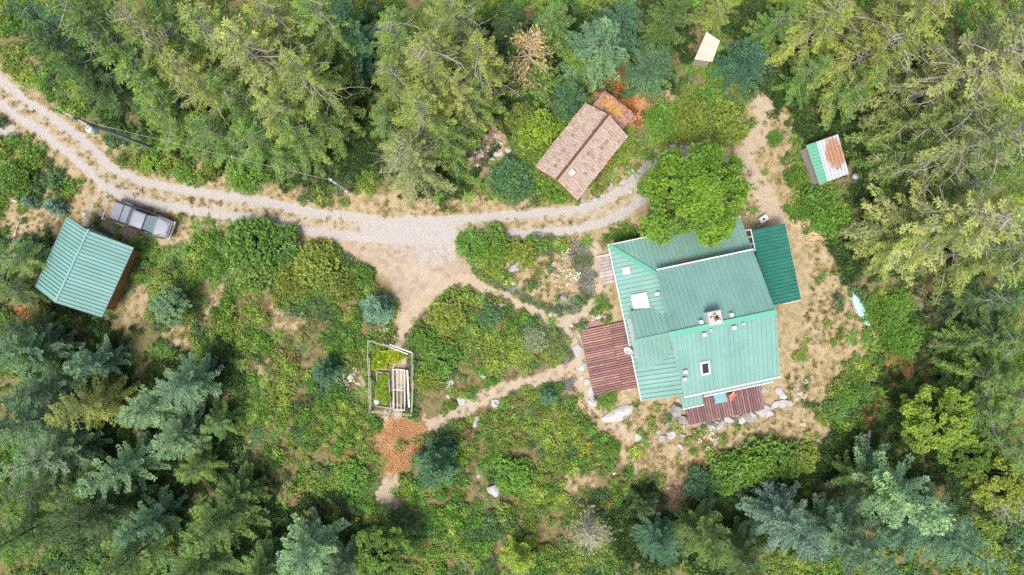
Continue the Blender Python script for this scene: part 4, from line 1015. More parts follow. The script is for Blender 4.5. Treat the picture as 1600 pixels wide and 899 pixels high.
def conifer(seed, h, R, dens=1.0, tl=.30, tw=.10, droop=.25, pitch_top=.9, bl_droop=0.0, bare=.12, z0f=.1, step=.2, taper=.85, nbr=7.0, limb_r=.03, deadn=0, limbm='bark', upturn=.0, fork=.55, thin=0.0, m='needle', top_soft=False):
    rg = np.random.default_rng(seed); z0 = h*z0f; mb = MB(); P = []; D = []; CV = []
    lean = rg.normal(0, .012, 2)*h
    def axis_at(z): return np.array([lean[0]*(z/h)**2, lean[1]*(z/h)**2, z])
    mb.tube([axis_at(z) for z in np.linspace(-.4, h, 8)], [max(.012*h*(1-z/h*.97), .012) for z in np.linspace(0, h, 8)], 8)
    nb = int(h*nbr*dens); zs = np.sort(z0+(h-z0)*rg.uniform(0, 1, nb)**1.0*.985)
    for i, z in enumerate(zs):
        t = (z-z0)/(h-z0); L = (R*(1-t)**taper*rg.uniform(.72, 1.1)+.12*R/4)*(.65+.35*min(1, t*5+.25)); az = i*2.39996+rg.uniform(-.5, .5)
        pit = -.12+(pitch_top+.12)*t**1.4+rg.normal(0, .08); ca, sa = math.cos(az), math.sin(az); b0 = axis_at(z); curl = rg.normal(0, .16)
        def bp(s):
            aa = az+curl*s; return b0+np.array([math.cos(aa)*L*s, math.sin(aa)*L*s, L*(s*math.tan(pit)-droop*s*s+upturn*s**3)])
        if L > .5:
            ss = np.linspace(0, 1, 6); mb.tube([bp(s) for s in ss], [limb_r*(.3+.7*min(L/R, 1))*(1-s*.85)+.004 for s in ss], 4, False)
        if thin and rg.random() < thin: continue
        n = max(3, int(L*(1-bare)/step)); cvb = rg.uniform(0, 1)
        for k in range(n):
            s = bare+(1-bare)*(k+rg.uniform(0, 1))/n; p = bp(min(s, 1)); tdir = bp(min(s+.05, 1.05))-bp(s-.05); tdir /= np.linalg.norm(tdir)+1e-9
            side = np.array([-tdir[1], tdir[0], 0]); side /= np.linalg.norm(side)+1e-9
            bl = np.clip((.16+.42*(1-s))*L*fork, .12, 1.25)
            for sg in (-1, 1):
                d = tdir*rg.uniform(.45, .8)+side*sg*rg.uniform(.6, .95)+np.array([0, 0, rg.normal(0, .12)-bl_droop*rg.uniform(.5, 1.2)]); d /= np.linalg.norm(d)
                m_ = max(1, int(bl/(tl*.55)))
                for q in range(m_):
                    w = (q+rg.uniform(0, .8))/m_*bl; bpnt = p+d*w+np.array([0, 0, -bl_droop*.35*w*w])
                    for e in (-1, 1):
                        sd2 = np.cross(d, [0, 0, 1.0]); dd = d+sd2*e*rg.uniform(.25, .75)+np.array([0, 0, rg.normal(0.08, .25)])
                        P.append(bpnt); D.append(dd); CV.append(.6*cvb)
            P.append(p); D.append(tdir+rg.normal(0, .25, 3)); CV.append(.6*cvb)
        for e in range(3): P.append(bp(.97)); D.append(bp(1)-bp(.9)+rg.normal(0, .12, 3)*L*.1); CV.append(.6*cvb)
    for k in range(deadn):                                 # bleached bare limbs standing out of the crown
        z = rg.uniform(.35, .95)*h; t = (z-z0)/(h-z0); az = rg.uniform(0, 6.28); L = R*(1-t)**.7*rg.uniform(.7, 1.1)+.4; c = rg.normal(0, .35); b0 = axis_at(z)
        pts = [b0+np.array([math.cos(az+c*s)*L*s, math.sin(az+c*s)*L*s, L*(.28*s-.22*s*s)+.12]) for s in np.linspace(0, 1, 6)]
        mb.tube(pts, [.045, .04, .034, .026, .018, .008], 4, False)
        for j in range(4):
            p = pts[2+j % 4]; aa = az+rg.choice([-1, 1])*rg.uniform(.4, 1.0); l = rg.uniform(.3, .9); mb.tube([p, p+np.array([math.cos(aa)*l, math.sin(aa)*l, .05])], [.018, .006], 3, False)
    P, D = np.array(P), np.array(D); n = len(P)
    V, Q = kites(P, D, tl*rg.uniform(.65, 1.25, n), tw*rg.uniform(.75, 1.25, n), rng=rg, mid=.55)
    var = np.clip(np.array(CV)+.4*rg.uniform(0, 1, n), 0, 1)
    return mb.mesh('trunk', M[limbm], False), np_mesh('crown', V, Q, M[m], var)

def broadleaf(seed, h, R, nclump=260, leaves=46, ll=.24, lw=.17, flat=.62, z0=.32, cl=(.085, .17)):
    rg = np.random.default_rng(seed); mb = MB(); mb.tube([(0, 0, -.3), (.05, 0, h*.2), (0, .05, h*.4)], [.035*h, .028*h, .022*h], 9)
    nl = 52; la = np.arange(nl)*2.39996+rg.uniform(-.4, .4, nl); lz = rg.uniform(-.4, 1, nl); lr = np.sqrt(np.clip(1-lz*lz, .05, 1))*rg.uniform(.45, 1.0, nl)**.7
    lz[::7] = rg.uniform(.8, 1, len(lz[::7])); lr[::7] = rg.uniform(.05, .4, len(lr[::7])); lr[3::5] *= 1.13
    LB = np.stack([np.cos(la)*lr*R*.86, np.sin(la)*lr*R*.86, h*(z0+(1-z0)*.45)+lz*h*(1-z0)*.45*rg.uniform(.7, 1.05, nl)], 1)
    li = rg.integers(0, nl, nclump); off = rg.normal(0, 1, (nclump, 3)); off /= np.linalg.norm(off, axis=1, keepdims=True); off *= rg.uniform(.3, 1, (nclump, 1))**.5
    C = LB[li]+off*R*.21*np.array([1, 1, .75])
    for c in LB: mb.tube([(0, .03, h*.36), (c[0]*.45, c[1]*.45, h*.36+(c[2]-h*.36)*.6), tuple(c)], [.014*h, .008*h, .015], 5, False)
    for k in range(0, nclump, 7):
        c = C[k]; mb.tube([(0, .03, h*.38), (c[0]*.4, c[1]*.4, h*.38+(c[2]-h*.38)*.55), tuple(c)], [.012*h, .007*h, .012], 5, False)
    idx = np.repeat(np.arange(nclump), leaves); n = len(idx); cs = R*rg.uniform(cl[0], cl[1], nclump)[idx][:, None]
    o = rg.normal(0, 1, (n, 3)); o /= np.linalg.norm(o, axis=1, keepdims=True); o *= rg.uniform(.3, 1, (n, 1))**.5
    P = C[idx]+o*cs*np.array([1, 1, .7]); out = C[idx]-np.array([0, 0, h*.5]); out /= np.linalg.norm(out, axis=1, keepdims=True)+1e-9
    D = o*np.array([1, 1, .3])+out*.15+rg.normal(0, .6, (n, 3))+np.array([0, 0, -.1])
    V, Q = kites(P, D, ll*rg.uniform(.7, 1.2, n), lw*rg.uniform(.7, 1.2, n), rng=rg, up=np.array([0, 0, 1.0])+rg.normal(0, .35, (n, 3))+out*.4)
    cvl = np.clip(.6*rg.uniform(0, 1, nl)[li]+.4*rg.uniform(0, 1, nclump), 0, 1); var = np.clip(.7*cvl[idx]+.3*rg.uniform(0, 1, n), 0, 1)
    return mb.mesh('trunk', M['bark'], True), np_mesh('crown', V, Q, M['leaf'], var)

def bare_tree(seed, h, R, m):
    rg = np.random.default_rng(seed); mb = MB(); mb.tube([(0, 0, -.3), (0, 0, h*.5), (.05, .05, h)], [.02*h, .012*h, .015], 6); P = []; D = []
    for i in range(60):
        z = h*rg.uniform(.2, .98); L = R*(1-z/h)**.6*rg.uniform(.6, 1.1)+.25; az = i*2.4+rg.uniform(-.4, .4); c = rg.normal(0, .25)
        pts = [np.array([math.cos(az+c*s)*L*s, math.sin(az+c*s)*L*s, z+L*(.5*s-.1*s*s)]) for s in np.linspace(0, 1, 5)]
        mb.tube(pts, [.035, .03, .024, .016, .007], 4, False)
        for j in range(7):
            p = pts[1+j % 4]; aa = az+rg.choice([-1, 1])*rg.uniform(.4, 1.1); l = L*rg.uniform(.15, .4); q = p+np.array([math.cos(aa)*l, math.sin(aa)*l, l*.3]); mb.tube([p, q], [.014, .005], 3, False)
            for e in range(3): P.append(q); D.append(q-p+rg.normal(0, .3, 3)*l)
    P, D = np.array(P), np.array(D); n = len(P); V, Q = kites(P, D, rg.uniform(.12, .28, n), rg.uniform(.04, .09, n), rng=rg)
    return mb.mesh('trunk', M[m]), np_mesh('crown', V, Q, M['needle'], rg.uniform(0, 1, n))

PROTO = {}
def proto(kind, h, R, fn, seeds): PROTO[kind] = (h, R, [fn(s) for s in seeds])
proto('cedar', 16, 4.4, lambda s: conifer(s, 16, 4.4, 1.0, .33, .10, .24, .75, .5, .2, .08, .135, .75, 4.6, .055, 14, 'limb', .05, .40), (1, 2, 3))
proto('cedar_low', 11, 3.8, lambda s: conifer(s, 11, 3.8, 1.0, .32, .10, .20, .7, .40, .14, .06, .14, .7, 5.4, .042, 4, 'limb', .05, .42), (4, 5))
proto('fir', 12, 3.5, lambda s: conifer(s, 12, 3.5, 1.0, .27, .09, .12, .95, .04, .10, .06, .12, .8, 6.2, .03, 0, 'bark', .12, .38), (6, 7, 8))
proto('fir_small', 8, 3.0, lambda s: conifer(s, 8, 3.0, 1.0, .25, .085, .12, .9, .02, .08, .04, .12, .75, 8.5, .026, 0, 'bark', .12, .42), (9, 10))
proto('spruce_bush', 1.7, .95, lambda s: conifer(s, 1.7, .95, 1.0, .15, .055, .05, .8, .0, .1, .03, .075, .6, 42, .012, 0, 'bark', .05, .5), (11, 12))
proto('young_fir', 4.5, 1.9, lambda s: conifer(s, 4.5, 1.9, 1.0, .24, .09, .10, .8, .05, .1, .03, .13, .65, 16, .02, 0, 'bark', .08, .5), (13, 14))
proto('maple', 8.5, 4.6, lambda s: broadleaf(s, 8.5, 4.6, 540, 50, .22, .18, cl=(.045, .095)), (15,))
proto('alder', 7, 3.0, lambda s: broadleaf(s, 7, 3.0, 300, 50, .17, .125, cl=(.05, .10)), (16, 17))
proto('dead', 9, 2.4, lambda s: bare_tree(s, 9, 2.4, 'limb_tan'), (18,))
proto('bare', 6, 2.2, lambda s: bare_tree(s, 6, 2.2, 'limb'), (19,))
def bush_mesh(s): 
    st = MB()
    rg = random.Random(s)
    for k in range(7):
        a = rg.uniform(0, 6.28); st.tube([(0, 0, -.1), (math.cos(a)*.25, math.sin(a)*.25, .5), (math.cos(a)*.55, math.sin(a)*.55, .85)], [.03, .022, .01], 4, False)
    return st.mesh('stem', M['bark']), leaf_dome('foliage', 2300, 1.0, 1.05, .15, .095, s, M['leaf'], 46, rise=.25)
proto('bush', 1.15, 1.05, bush_mesh, (21, 22, 23))
def finebush_mesh(s):
    st = MB(); rg = random.Random(s)
    for k in range(7):
        a = rg.uniform(0, 6.28); st.tube([(0, 0, -.1), (math.cos(a)*.25, math.sin(a)*.25, .5), (math.cos(a)*.55, math.sin(a)*.55, .8)], [.025, .018, .008], 4, False)
    return st.mesh('stem', M['bark']), leaf_dome('foliage', 3000, 1.0, .95, .17, .05, s, M['needle'], 60, rise=.5)
proto('fine_bush', 1.0, 1.05, finebush_mesh, (24, 25))

TC = dict(cedar=(.195, .25, .055), cedar_pale=(.265, .305, .10), cedar_green=(.125, .225, .045), green=(.135, .235, .06), dark=(.075, .14, .045), blue=(.135, .25, .135), bluelt=(.20, .325, .175),
          bluedark=(.07, .16, .085), lime=(.23, .345, .045), yellow=(.26, .335, .06), dead=(.46, .35, .16), grey=(.30, .31, .17), olive=(.205, .265, .05), spruce=(.15, .26, .20), mid=(.135, .265, .045), teal=(.095, .205, .095))
CNT = [0]
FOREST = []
def plant(kind, bx, by, h, r, tint, name, label, cat, group=None, part=('trunk', 'crown'), bz=0.0, jitter=.2):
    H0, R0, ms = PROTO[kind]; CNT[0] += 1; rg = random.Random(CNT[0]*13+5); me = ms[CNT[0] % len(ms)]
    root = thing(name, label, cat, (bx, by, gz(bx, by)+bz), rg.uniform(0, 6.28), group); root.scale = (r/R0, r/R0, h/H0)
    link(part[0], me[0], root); c = link(part[1], me[1], root); k = rg.uniform(1-jitter, 1+jitter); tc = TC[tint] if isinstance(tint, str) else tint
    c.color = (tc[0]*k*rg.uniform(.93, 1.07), tc[1]*k, tc[2]*k*rg.uniform(.9, 1.1), 1); return root
LOOK = dict(cedar='olive', cedar_pale='pale straw-green', cedar_green='fresh green', green='mid-green', dark='dark green', blue='blue-green', bluelt='pale silvery green')
def tree(px, py, h, kind, r, tint, label, group=None, name=None):
    """(px, py) = tip in the photograph; the trunk stands upright below it at its likely height"""
    bx, by = W(px, py, h)
    label = label.replace('{t}', LOOK.get(tint, 'green'))
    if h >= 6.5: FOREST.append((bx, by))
    nm = name or {'cedar': 'cedar_tree', 'cedar_low': 'cedar_tree', 'fir': 'fir_tree', 'fir_small': 'fir_tree', 'young_fir': 'young_fir_tree', 'maple': 'maple_tree', 'alder': 'alder_tree', 'dead': 'dead_tree', 'bare': 'bare_tree'}[kind]
    return plant(kind, bx, by, h, r, tint, nm, label, 'tree', group)
def bush(px, py, rpx, kind, tint, label, group=None, hk=1.0, name='shrub', cat='shrub'):
    r = rpx/S; H0, R0, _ = PROTO[kind]; h = H0*(r/R0)*hk; bx, by = W(px, py, h*.5)
    return plant(kind, bx, by, h, r, tint, name, label, cat, group, ('stem', 'foliage'))

G1 = 'cedars along the upper side of the driveway'; L1 = '{t} cedar with bleached bare limbs in the stand above the driveway'
for a in ((347, 42, 16, 4.6, 'cedar_pale'), (175, 5, 17, 4.4, 'cedar'), (262, 88, 14, 4.2, 'cedar'), (445, 85, 15, 3.9, 'cedar'), (60, -30, 17, 4.2, 'cedar_green'), (290, 10, 16, 4.2, 'cedar'), (405, 150, 12, 3.6, 'cedar'), (230, 30, 15, 4.0, 'cedar_green'), (110, 25, 14, 3.6, 'cedar_green'), (390, -15, 15, 4.0, 'cedar')):
    tree(a[0], a[1], a[2], 'cedar', a[3], a[4], L1, G1)
G2 = 'lower green cedars at the driveway edge'; L2 = 'low bushy green cedar at the foot of the stand by the driveway'
for a in ((225, 165, 9, 3.2), (300, 190, 9, 3.2), (375, 200, 9, 3.4), (440, 190, 9, 3.3), (490, 175, 8, 2.6), (330, 120, 12, 3.6), (185, 110, 11, 3.3)):
    tree(a[0], a[1], a[2], 'cedar_low', a[3], 'cedar_green', L2, G2)
tree(45, 55, 13, 'fir', 3.8, 'dark', 'dark green fir at the roadside behind the tall utility pole', 'dark firs by the road'); tree(115, 95, 9, 'fir', 3.2, 'dark', 'dark green fir at the roadside behind the tall utility pole', 'dark firs by the road')
tree(20, 5, 14, 'fir', 3.8, 'bluedark', 'blue-dark fir in the far corner stand beyond the road')
tree(524, 12, 12, 'fir', 3.0, 'bluedark', 'blue-green fir in the dark gap between the cedar stands'); tree(470, -20, 15, 'cedar', 3.8, 'cedar_green', 'green cedar at the back of the cedar stand')
G3 = 'cedars between the driveway and the cabin'; L3 = 'tall {t} cedar with radiating bare limbs in the stand between driveway and cabin'
for a in ((655, 58, 16, 4.6, 'cedar'), (648, 145, 14, 3.9, 'cedar'), (745, 60, 14, 3.6, 'cedar'), (600, 20, 14, 3.4, 'cedar_green'), (700, -20, 15, 4.0, 'cedar'), (705, 115, 12, 3.6, 'cedar'), (600, 95, 12, 3.2, 'cedar')): tree(a[0], a[1], a[2], 'cedar', a[3], a[4], L3, G3)
tree(624, 226, 12, 'cedar', 3.9, 'cedar_pale', 'pale cedar whose crown reaches the edge of the driveway'); 
for a in ((690, 200, 9, 3.0), (590, 170, 9, 2.4), (735, 130, 9, 2.9)): tree(a[0], a[1], a[2], 'cedar_low', a[3], 'cedar_green', 'low green cedar filling the stand beside the rubble heap', 'low cedars by the rubble heap')
tree(830, 55, 10, 'dead', 2.6, 'dead', 'tan dying conifer with bare limbs behind the cabin')
tree(948, 35, 11, 'fir', 3.3, 'blue', 'big blue-green fir behind the cabin'); tree(1032, 84, 7.5, 'fir_small', 2.7, 'blue', 'rounded blue-green fir beside the orange bracken'); tree(1185, 80, 5.5, 'fir_small', 2.75, 'bluedark', 'dense dark blue fir next to the tiny hut')
tree(985, 0, 10, 'fir', 2.8, 'bluedark', 'dark fir half hidden behind the big blue-green fir'); tree(905, 88, 5, 'young_fir', 1.6, 'lime', 'lime-green young fir above the cabin'); tree(868, 10, 9, 'fir', 2.7, 'green', 'green fir beside the tan dying conifer')
tree(892, 140, 4.5, 'young_fir', 2.0, 'teal', 'soft light green young fir touching the cabin roof'); tree(848, 108, 5, 'young_fir', 2.2, 'green', 'green young fir behind the cabin roof'); tree(800, 15, 11, 'fir', 2.9, 'dark', 'dark fir behind the tan dying conifer')
tree(1135, 2, 4.5, 'cedar_low', 1.9, 'olive', 'olive-green cedar behind the tiny hut'); tree(1065, -5, 9, 'fir', 2.7, 'green', 'green fir beyond the path to the tiny hut'); tree(1245, 8, 8, 'cedar_low', 2.4, 'cedar_green', 'green cedar behind the dense dark blue fir')
G4 = 'tall cedars on the far side of the yard'; L4 = 'tall {t} cedar with long bleached limbs at the yard edge behind the rusted shed'
for a in ((1420, 40, 13, 4.4, 'cedar'), (1500, -25, 16, 4.8, 'cedar'), (1625, 60, 18, 5.2, 'cedar_pale'), (1560, 150, 14, 4.6, 'cedar'), (1640, 190, 18, 4.8, 'cedar_pale'), (1720, 20, 18, 5.0, 'cedar'), (1330, 0, 11, 3.6, 'cedar')): tree(a[0], a[1], a[2], 'cedar', a[3], a[4], L4, G4)
for a in ((1375, 110, 9, 3.0), (1460, 225, 9, 3.0), (1290, 95, 7, 2.4), (1480, 285, 8, 2.8), (1590, 270, 13, 3.6)): tree(a[0], a[1], a[2], 'cedar_low', a[3], 'cedar_green', 'bushy green cedar round the rusted shed', 'bushy cedars round the rusted shed')
G5 = 'cedars beside the canoe'; L5 = '{t} cedar with sweeping limbs reaching over the yard near the canoe'
for a in ((1600, 330, 17, 4.9, 'cedar_pale'), (1530, 350, 13, 4.0, 'cedar'), (1700, 380, 17, 4.6, 'cedar'), (1460, 375, 9, 3.2, 'cedar')): tree(a[0], a[1], a[2], 'cedar', a[3], a[4], L5, G5)
L6 = '{t} fir in the forest beyond the bare forest floor'; G6 = 'firs beyond the bare forest floor'
for a in ((1610, 470, 9, 2.7, 'dark'), (1660, 540, 11, 3.2, 'green'), (1600, 600, 9, 2.9, 'cedar_green'), (1545, 620, 6, 2.2, 'dark'), (1690, 640, 12, 3.4, 'cedar_green'), (1570, 655, 8, 2.6, 'green'), (1640, 720, 11, 3.4, 'cedar_green'), (1570, 540, 7, 2.3, 'cedar_green')): tree(a[0], a[1], a[2], 'cedar_low', a[3], a[4], L6, G6, 'fir_tree')
tree(1500, 668, 7.5, 'alder', 3.0, 'lime', 'yellow-green leafy alder beyond the pale log'); tree(1600, 765, 8, 'alder', 2.6, 'yellow', 'yellowish leafy alder at the forest edge below the lime alder'); tree(1545, 720, 6.5, 'alder', 2.4, 'mid', 'green leafy alder between the lime alder and the big firs')
tree(1640, 800, 9, 'bare', 2.6, 'grey', 'bare grey tree with pale twigs at the forest edge')
L7 = 'large {t} fir with upturned boughs in the stand below the yard'; G7 = 'large firs below the yard'
for a in ((1480, 815, 13, 4.1, 'bluelt'), (1400, 905, 13, 3.6, 'blue'), (1560, 890, 13, 3.8, 'blue'), (1395, 780, 8, 2.5, 'green')): tree(a[0], a[1], a[2], 'fir', a[3], a[4], L7, G7)
tree(1285, 865, 11, 'fir', 3.4, 'spruce', 'silvery blue spruce in the stand below the green hedge', None, 'spruce_tree')
tree(1230, 800, 5, 'fir_small', 2.0, 'spruce', 'small silvery spruce under the green hedge', None, 'spruce_tree')
tree(1130, 880, 10, 'fir', 3.0, 'green', 'green fir in front of the silvery spruce below the hedge'); tree(1190, 910, 9, 'fir', 2.7, 'dark', 'dark fir squeezed between the green fir and the silvery spruce'); tree(1050, 880, 8, 'fir', 2.4, 'bluedark', 'dark blue-green fir at the lower end of the brush'); tree(1015, 800, 4, 'young_fir', 1.5, 'dark', 'dark young fir below the stony end of the yard')
tree(925, 848, 5, 'bare', 2.1, 'grey', 'grey half-dead shrubby tree in the lower brush'); tree(812, 888, 4.2, 'young_fir', 1.9, 'lime', 'rounded yellow-green young conifer in the lower brush'); tree(590, 888, 6, 'alder', 2.7, 'mid', 'bright green leafy alder at the lower end of the clearing')
L8 = '{t} fir in the dense stand below the garage'; G8 = 'blue-green firs below the garage'
for a in ((445, 905, 10, 3.1, 'bluelt'), (240, 618, 9, 2.9, 'bluelt'), (125, 765, 10, 2.7, 'bluelt'), (185, 655, 8, 2.4, 'bluelt'), (235, 705, 8, 2.5, 'bluelt'), (180, 850, 9, 2.6, 'blue'), (10, 625, 10, 3.1, 'blue'), (0, 745, 11, 3.1, 'bluelt'), (100, 575, 7, 2.3, 'blue'), (-70, 690, 13, 3.4, 'blue'), (-40, 560, 10, 3.0, 'blue')): tree(a[0], a[1], a[2], 'fir', a[3], a[4], L8, G8)
L9 = '{t} fir at the lower edge of the stand below the garage'; G9 = 'green firs in the lower stand'
for a in ((295, 855, 10, 3.4, 'green'), (350, 790, 6, 2.4, 'green'), (60, 850, 12, 3.4, 'dark'), (120, 930, 12, 3.4, 'green'), (250, 945, 11, 3.2, 'green'), (370, 940, 9, 2.8, 'green'), (-60, 880, 13, 3.6, 'green'), (510, 930, 8, 2.4, 'blue')): tree(a[0], a[1], a[2], 'fir', a[3], a[4], L9, G9)
L10 = '{t} cedar standing among the blue-green firs'; G10 = 'olive cedars among the firs'
for a in ((75, 652, 10, 2.9, 'cedar'), (70, 790, 9, 2.4, 'cedar_green'), (280, 745, 6, 2.1, 'cedar_green'), (320, 670, 5, 1.9, 'cedar_green'), (-30, 800, 11, 3.0, 'cedar_green')): tree(a[0], a[1], a[2], 'cedar_low', a[3], a[4], L10, G10)
for a in ((-15, 455, 6, 2.0, 'green'), (-10, 520, 7, 2.2, 'dark'), (30, 560, 6, 2.0, 'cedar_green'), (-30, 400, 8, 2.4, 'green')): tree(a[0], a[1], a[2], 'cedar_low', a[3], a[4], '{t} cedar beside the blank end of the garage', 'cedars at the garage end')
tree(250, 480, 4, 'alder', 1.8, 'bluelt', 'pale green leafy young tree beyond the garage wall'); tree(500, 588, 3.5, 'young_fir', 1.6, 'teal', 'teal young fir in the clearing beside the vegetable garden')
b_ = W(1090, 306, 7.0); plant('maple', b_[0], b_[1], 8.5, 4.45, (.16, .295, .032), 'maple_tree', 'large round bright green maple overhanging the teal house roof', 'tree')
# single shrubs
for px, py, r, k, t, lb in ((25, 278, 29, 'bush', 'mid', 'round dark green shrub beside the dry grass at the road fork'), (45, 315, 12, 'spruce_bush', 'spruce', 'small blue spruce next to the bleached wood'),
    (86, 323, 18, 'spruce_bush', 'spruce', 'small blue spruce between the garage and the road'), (40, 382, 18, 'spruce_bush', 'spruce', 'round blue spruce beside the garage roof edge'),
    (590, 484, 29, 'spruce_bush', 'spruce', 'big round blue spruce at the dirt turnaround'), (856, 619, 17, 'spruce_bush', 'teal', 'small dense green spruce at the end of the sandy path'),
    (680, 728, 42, 'young_fir', 'teal', 'wide dark green young fir below the orange needle patch'), (385, 272, 33, 'fine_bush', 'mid', 'broad soft green shrub between the driveway and the service pole'),
    (330, 262, 16, 'bush', 'olive', 'olive shrub beside the broad soft shrub at the driveway'), (285, 268, 16, 'bush', 'mid', 'green shrub near the yellow guy wire guard'), (232, 255, 16, 'bush', 'lime', 'light green shrub near the foot of the tall pole'),
    (800, 283, 36, 'fine_bush', 'teal', 'wide feathery teal shrub between the rubble and the cabin'), (870, 290, 28, 'bush', 'mid', 'green shrub under the cabin eave'), (845, 205, 34, 'bush', 'lime', 'yellow-green shrub behind the cabin'), (815, 185, 24, 'bush', 'olive', 'olive shrub beside the rubble heap'),
    (1078, 190, 36, 'fine_bush', 'olive', 'feathery olive shrub between the cabin and the bare soil'), (1135, 195, 36, 'bush', 'olive', 'large olive shrub at the edge of the bare soil'), (1035, 185, 26, 'bush', 'mid', 'green shrub among the orange bracken'),
    (1209, 217, 12, 'bush', 'mid', 'isolated small green shrub on the bare soil'), (1243, 278, 18, 'bush', 'mid', 'low green shrub in front of the rusted shed'), (1275, 320, 30, 'bush', 'mid', 'green shrub below the rusted shed'), (1300, 345, 28, 'bush', 'mid', 'leafy green shrub behind the firewood'),
    (975, 378, 18, 'bush', 'mid', 'green shrub at the corner of the teal roof'), (735, 383, 24, 'bush', 'mid', 'green shrub at the driveway end of the flower island'), (775, 380, 28, 'bush', 'mid', 'dense green shrub in the middle of the flower island'), (815, 395, 24, 'bush', 'olive', 'olive shrub beside the big pale boulder'), (765, 406, 22, 'bush', 'olive', 'olive shrub on the path side of the flower island'),
    (395, 385, 46, 'bush', 'mid', 'large light green shrub at the lower driveway edge'), (395, 420, 36, 'bush', 'green', 'green shrub below the large light green shrub'), (440, 385, 34, 'bush', 'green', 'dark green shrub along the lower driveway edge'), (490, 415, 34, 'bush', 'olive', 'olive shrub along the sloping edge of the dirt turnaround'), (530, 445, 30, 'bush', 'olive', 'olive shrub near the big round blue spruce'), (460, 430, 30, 'bush', 'olive', 'olive shrub in the row below the driveway'),
    (1220, 715, 34, 'bush', 'mid', 'bright green hedge shrub next to the stony gap'), (1180, 725, 36, 'bush', 'mid', 'bright green hedge shrub in the middle of the hedge'), (1135, 740, 32, 'bush', 'mid', 'green hedge shrub beside the dry grass slope'), (1095, 760, 30, 'bush', 'teal', 'dark green hedge shrub at the lower hedge end'), (1255, 715, 26, 'bush', 'olive', 'olive hedge shrub at the end of the hedge'),
    (1392, 498, 26, 'fine_bush', 'mid', 'bushy fern clump beside the canoe'), (1410, 530, 30, 'fine_bush', 'mid', 'bushy fern clump behind the canoe end'), (1400, 475, 24, 'fine_bush', 'mid', 'bushy fern clump under the sweeping cedar'),
    (768, 496, 20, 'bush', 'teal', 'teal shrub below the start of the thin path'), (700, 490, 28, 'bush', 'olive', 'olive shrub at the top of the round shrub bed'), (660, 530, 22, 'bush', 'mid', 'green shrub by the garden gate'), (835, 530, 20, 'fine_bush', (.26, .30, .19), 'silvery grey-green shrub beside the thin path'),
    (550, 745, 26, 'bush', 'mid', 'bright green shrub below the fallen log'), (500, 400, 26, 'bush', 'olive', 'olive shrub at the upper corner of the dirt turnaround'), (562, 432, 20, 'bush', 'mid', 'small green shrub reaching into the dirt turnaround'), (1325, 620, 18, 'bush', 'mid', 'low green shrub on the dry yard slope'), (1355, 610, 16, 'bush', 'green', 'low dark shrub at the yard edge'), (1305, 640, 18, 'bush', 'green', 'low green shrub beside the sandy track'),
    (950, 620, 14, 'bush', 'mid', 'small green shrub below the red-brown deck'), (955, 700, 15, 'bush', 'mid', 'light green shrub at the bend above the lower brush'), (690, 560, 30, 'bush', 'mid', 'green shrub in the middle of the round shrub bed'), (800, 740, 30, 'bush', 'mid', 'light green shrub in the lower brush'), (665, 590, 22, 'bush', 'olive', 'olive shrub beside the garden fence')):
    bush(px, py, r, k, t, lb, None, .8 if k in ('bush', 'fine_bush') else 1.0, name={'spruce_bush': 'spruce_bush', 'young_fir': 'young_fir_bush'}.get(k, 'shrub'))
garden()
def roof_litter():
    rg = np.random.default_rng(9); n = 420; u = rg.normal(7.6, 2.4, n); v_ = rg.uniform(.15, 2.7, n); k = (u > 3.2) & (u < 11.1); u, v_ = u[k], v_[k]; n = len(u)
    P = np.array([HP(a, b, ZE+b*SL+.03) for a, b in zip(u, v_)]); D = rg.normal(0, 1, (n, 3)); D[:, 2] = D[:, 1]*.0
    V, Q = kites(P, D, rg.uniform(.07, .14, n), rg.uniform(.05, .09, n), rng=rg)
    o = link('roof_leaf_litter', np_mesh('roof_leaf_litter', V, Q, M['leaf'], rg.uniform(0, 1, n))); o.color = (.30, .24, .08, 1); o['kind'] = 'stuff'; tag(o, 'fallen leaves lying on the teal roof under the maple', 'leaves')
roof_litter()
for px, py, r in ((45, 497, 17), (60, 480, 12), (33, 505, 12)): bush(px, py, r, 'fine_bush', (.38, .16, .05), 'rust-orange dying bush below the garage', 'rust-orange bushes below the garage', .8)

# ---------------------------------------------------------------- undergrowth (uncountable): scattered small plants
EXCL = [[(945, 378), (1175, 335), (1260, 345), (1262, 475), (1225, 600), (1200, 645), (1075, 668), (1060, 630), (1000, 630), (905, 620), (900, 515), (960, 500)], [(100, 335), (210, 385), (160, 498), (50, 450)], [(912, 160), (945, 140), (994, 178), (905, 314), (833, 262)],
        [(1262, 226), (1300, 212), (1322, 270), (1284, 286)], [(172, 318), (275, 350), (262, 378), (168, 345)], [(582, 533), (644, 552), (644, 643), (584, 640)], [(1090, 55), (1120, 60), (1110, 92), (1090, 90)], [(935, 398), (958, 398), (962, 445), (938, 447)]]
def excl(px, py):
    r = np.zeros(px.shape, bool)
    for p in EXCL: r |= inside(px, py, p)
    return r
def sample(n, seed, x0=-50, x1=50, y0=-29, y1=29):
    rg = np.random.default_rng(seed); x = rg.uniform(x0, x1, n); y = rg.uniform(y0, y1, n); return x, y, rg
def blob(px, py, lst):
    m = np.zeros(px.shape)
    for x, y, r in lst: m = np.maximum(m, np.clip((r-np.hypot(px-x, py-y))/(r*.5)+.0, 0, 1))
    return m
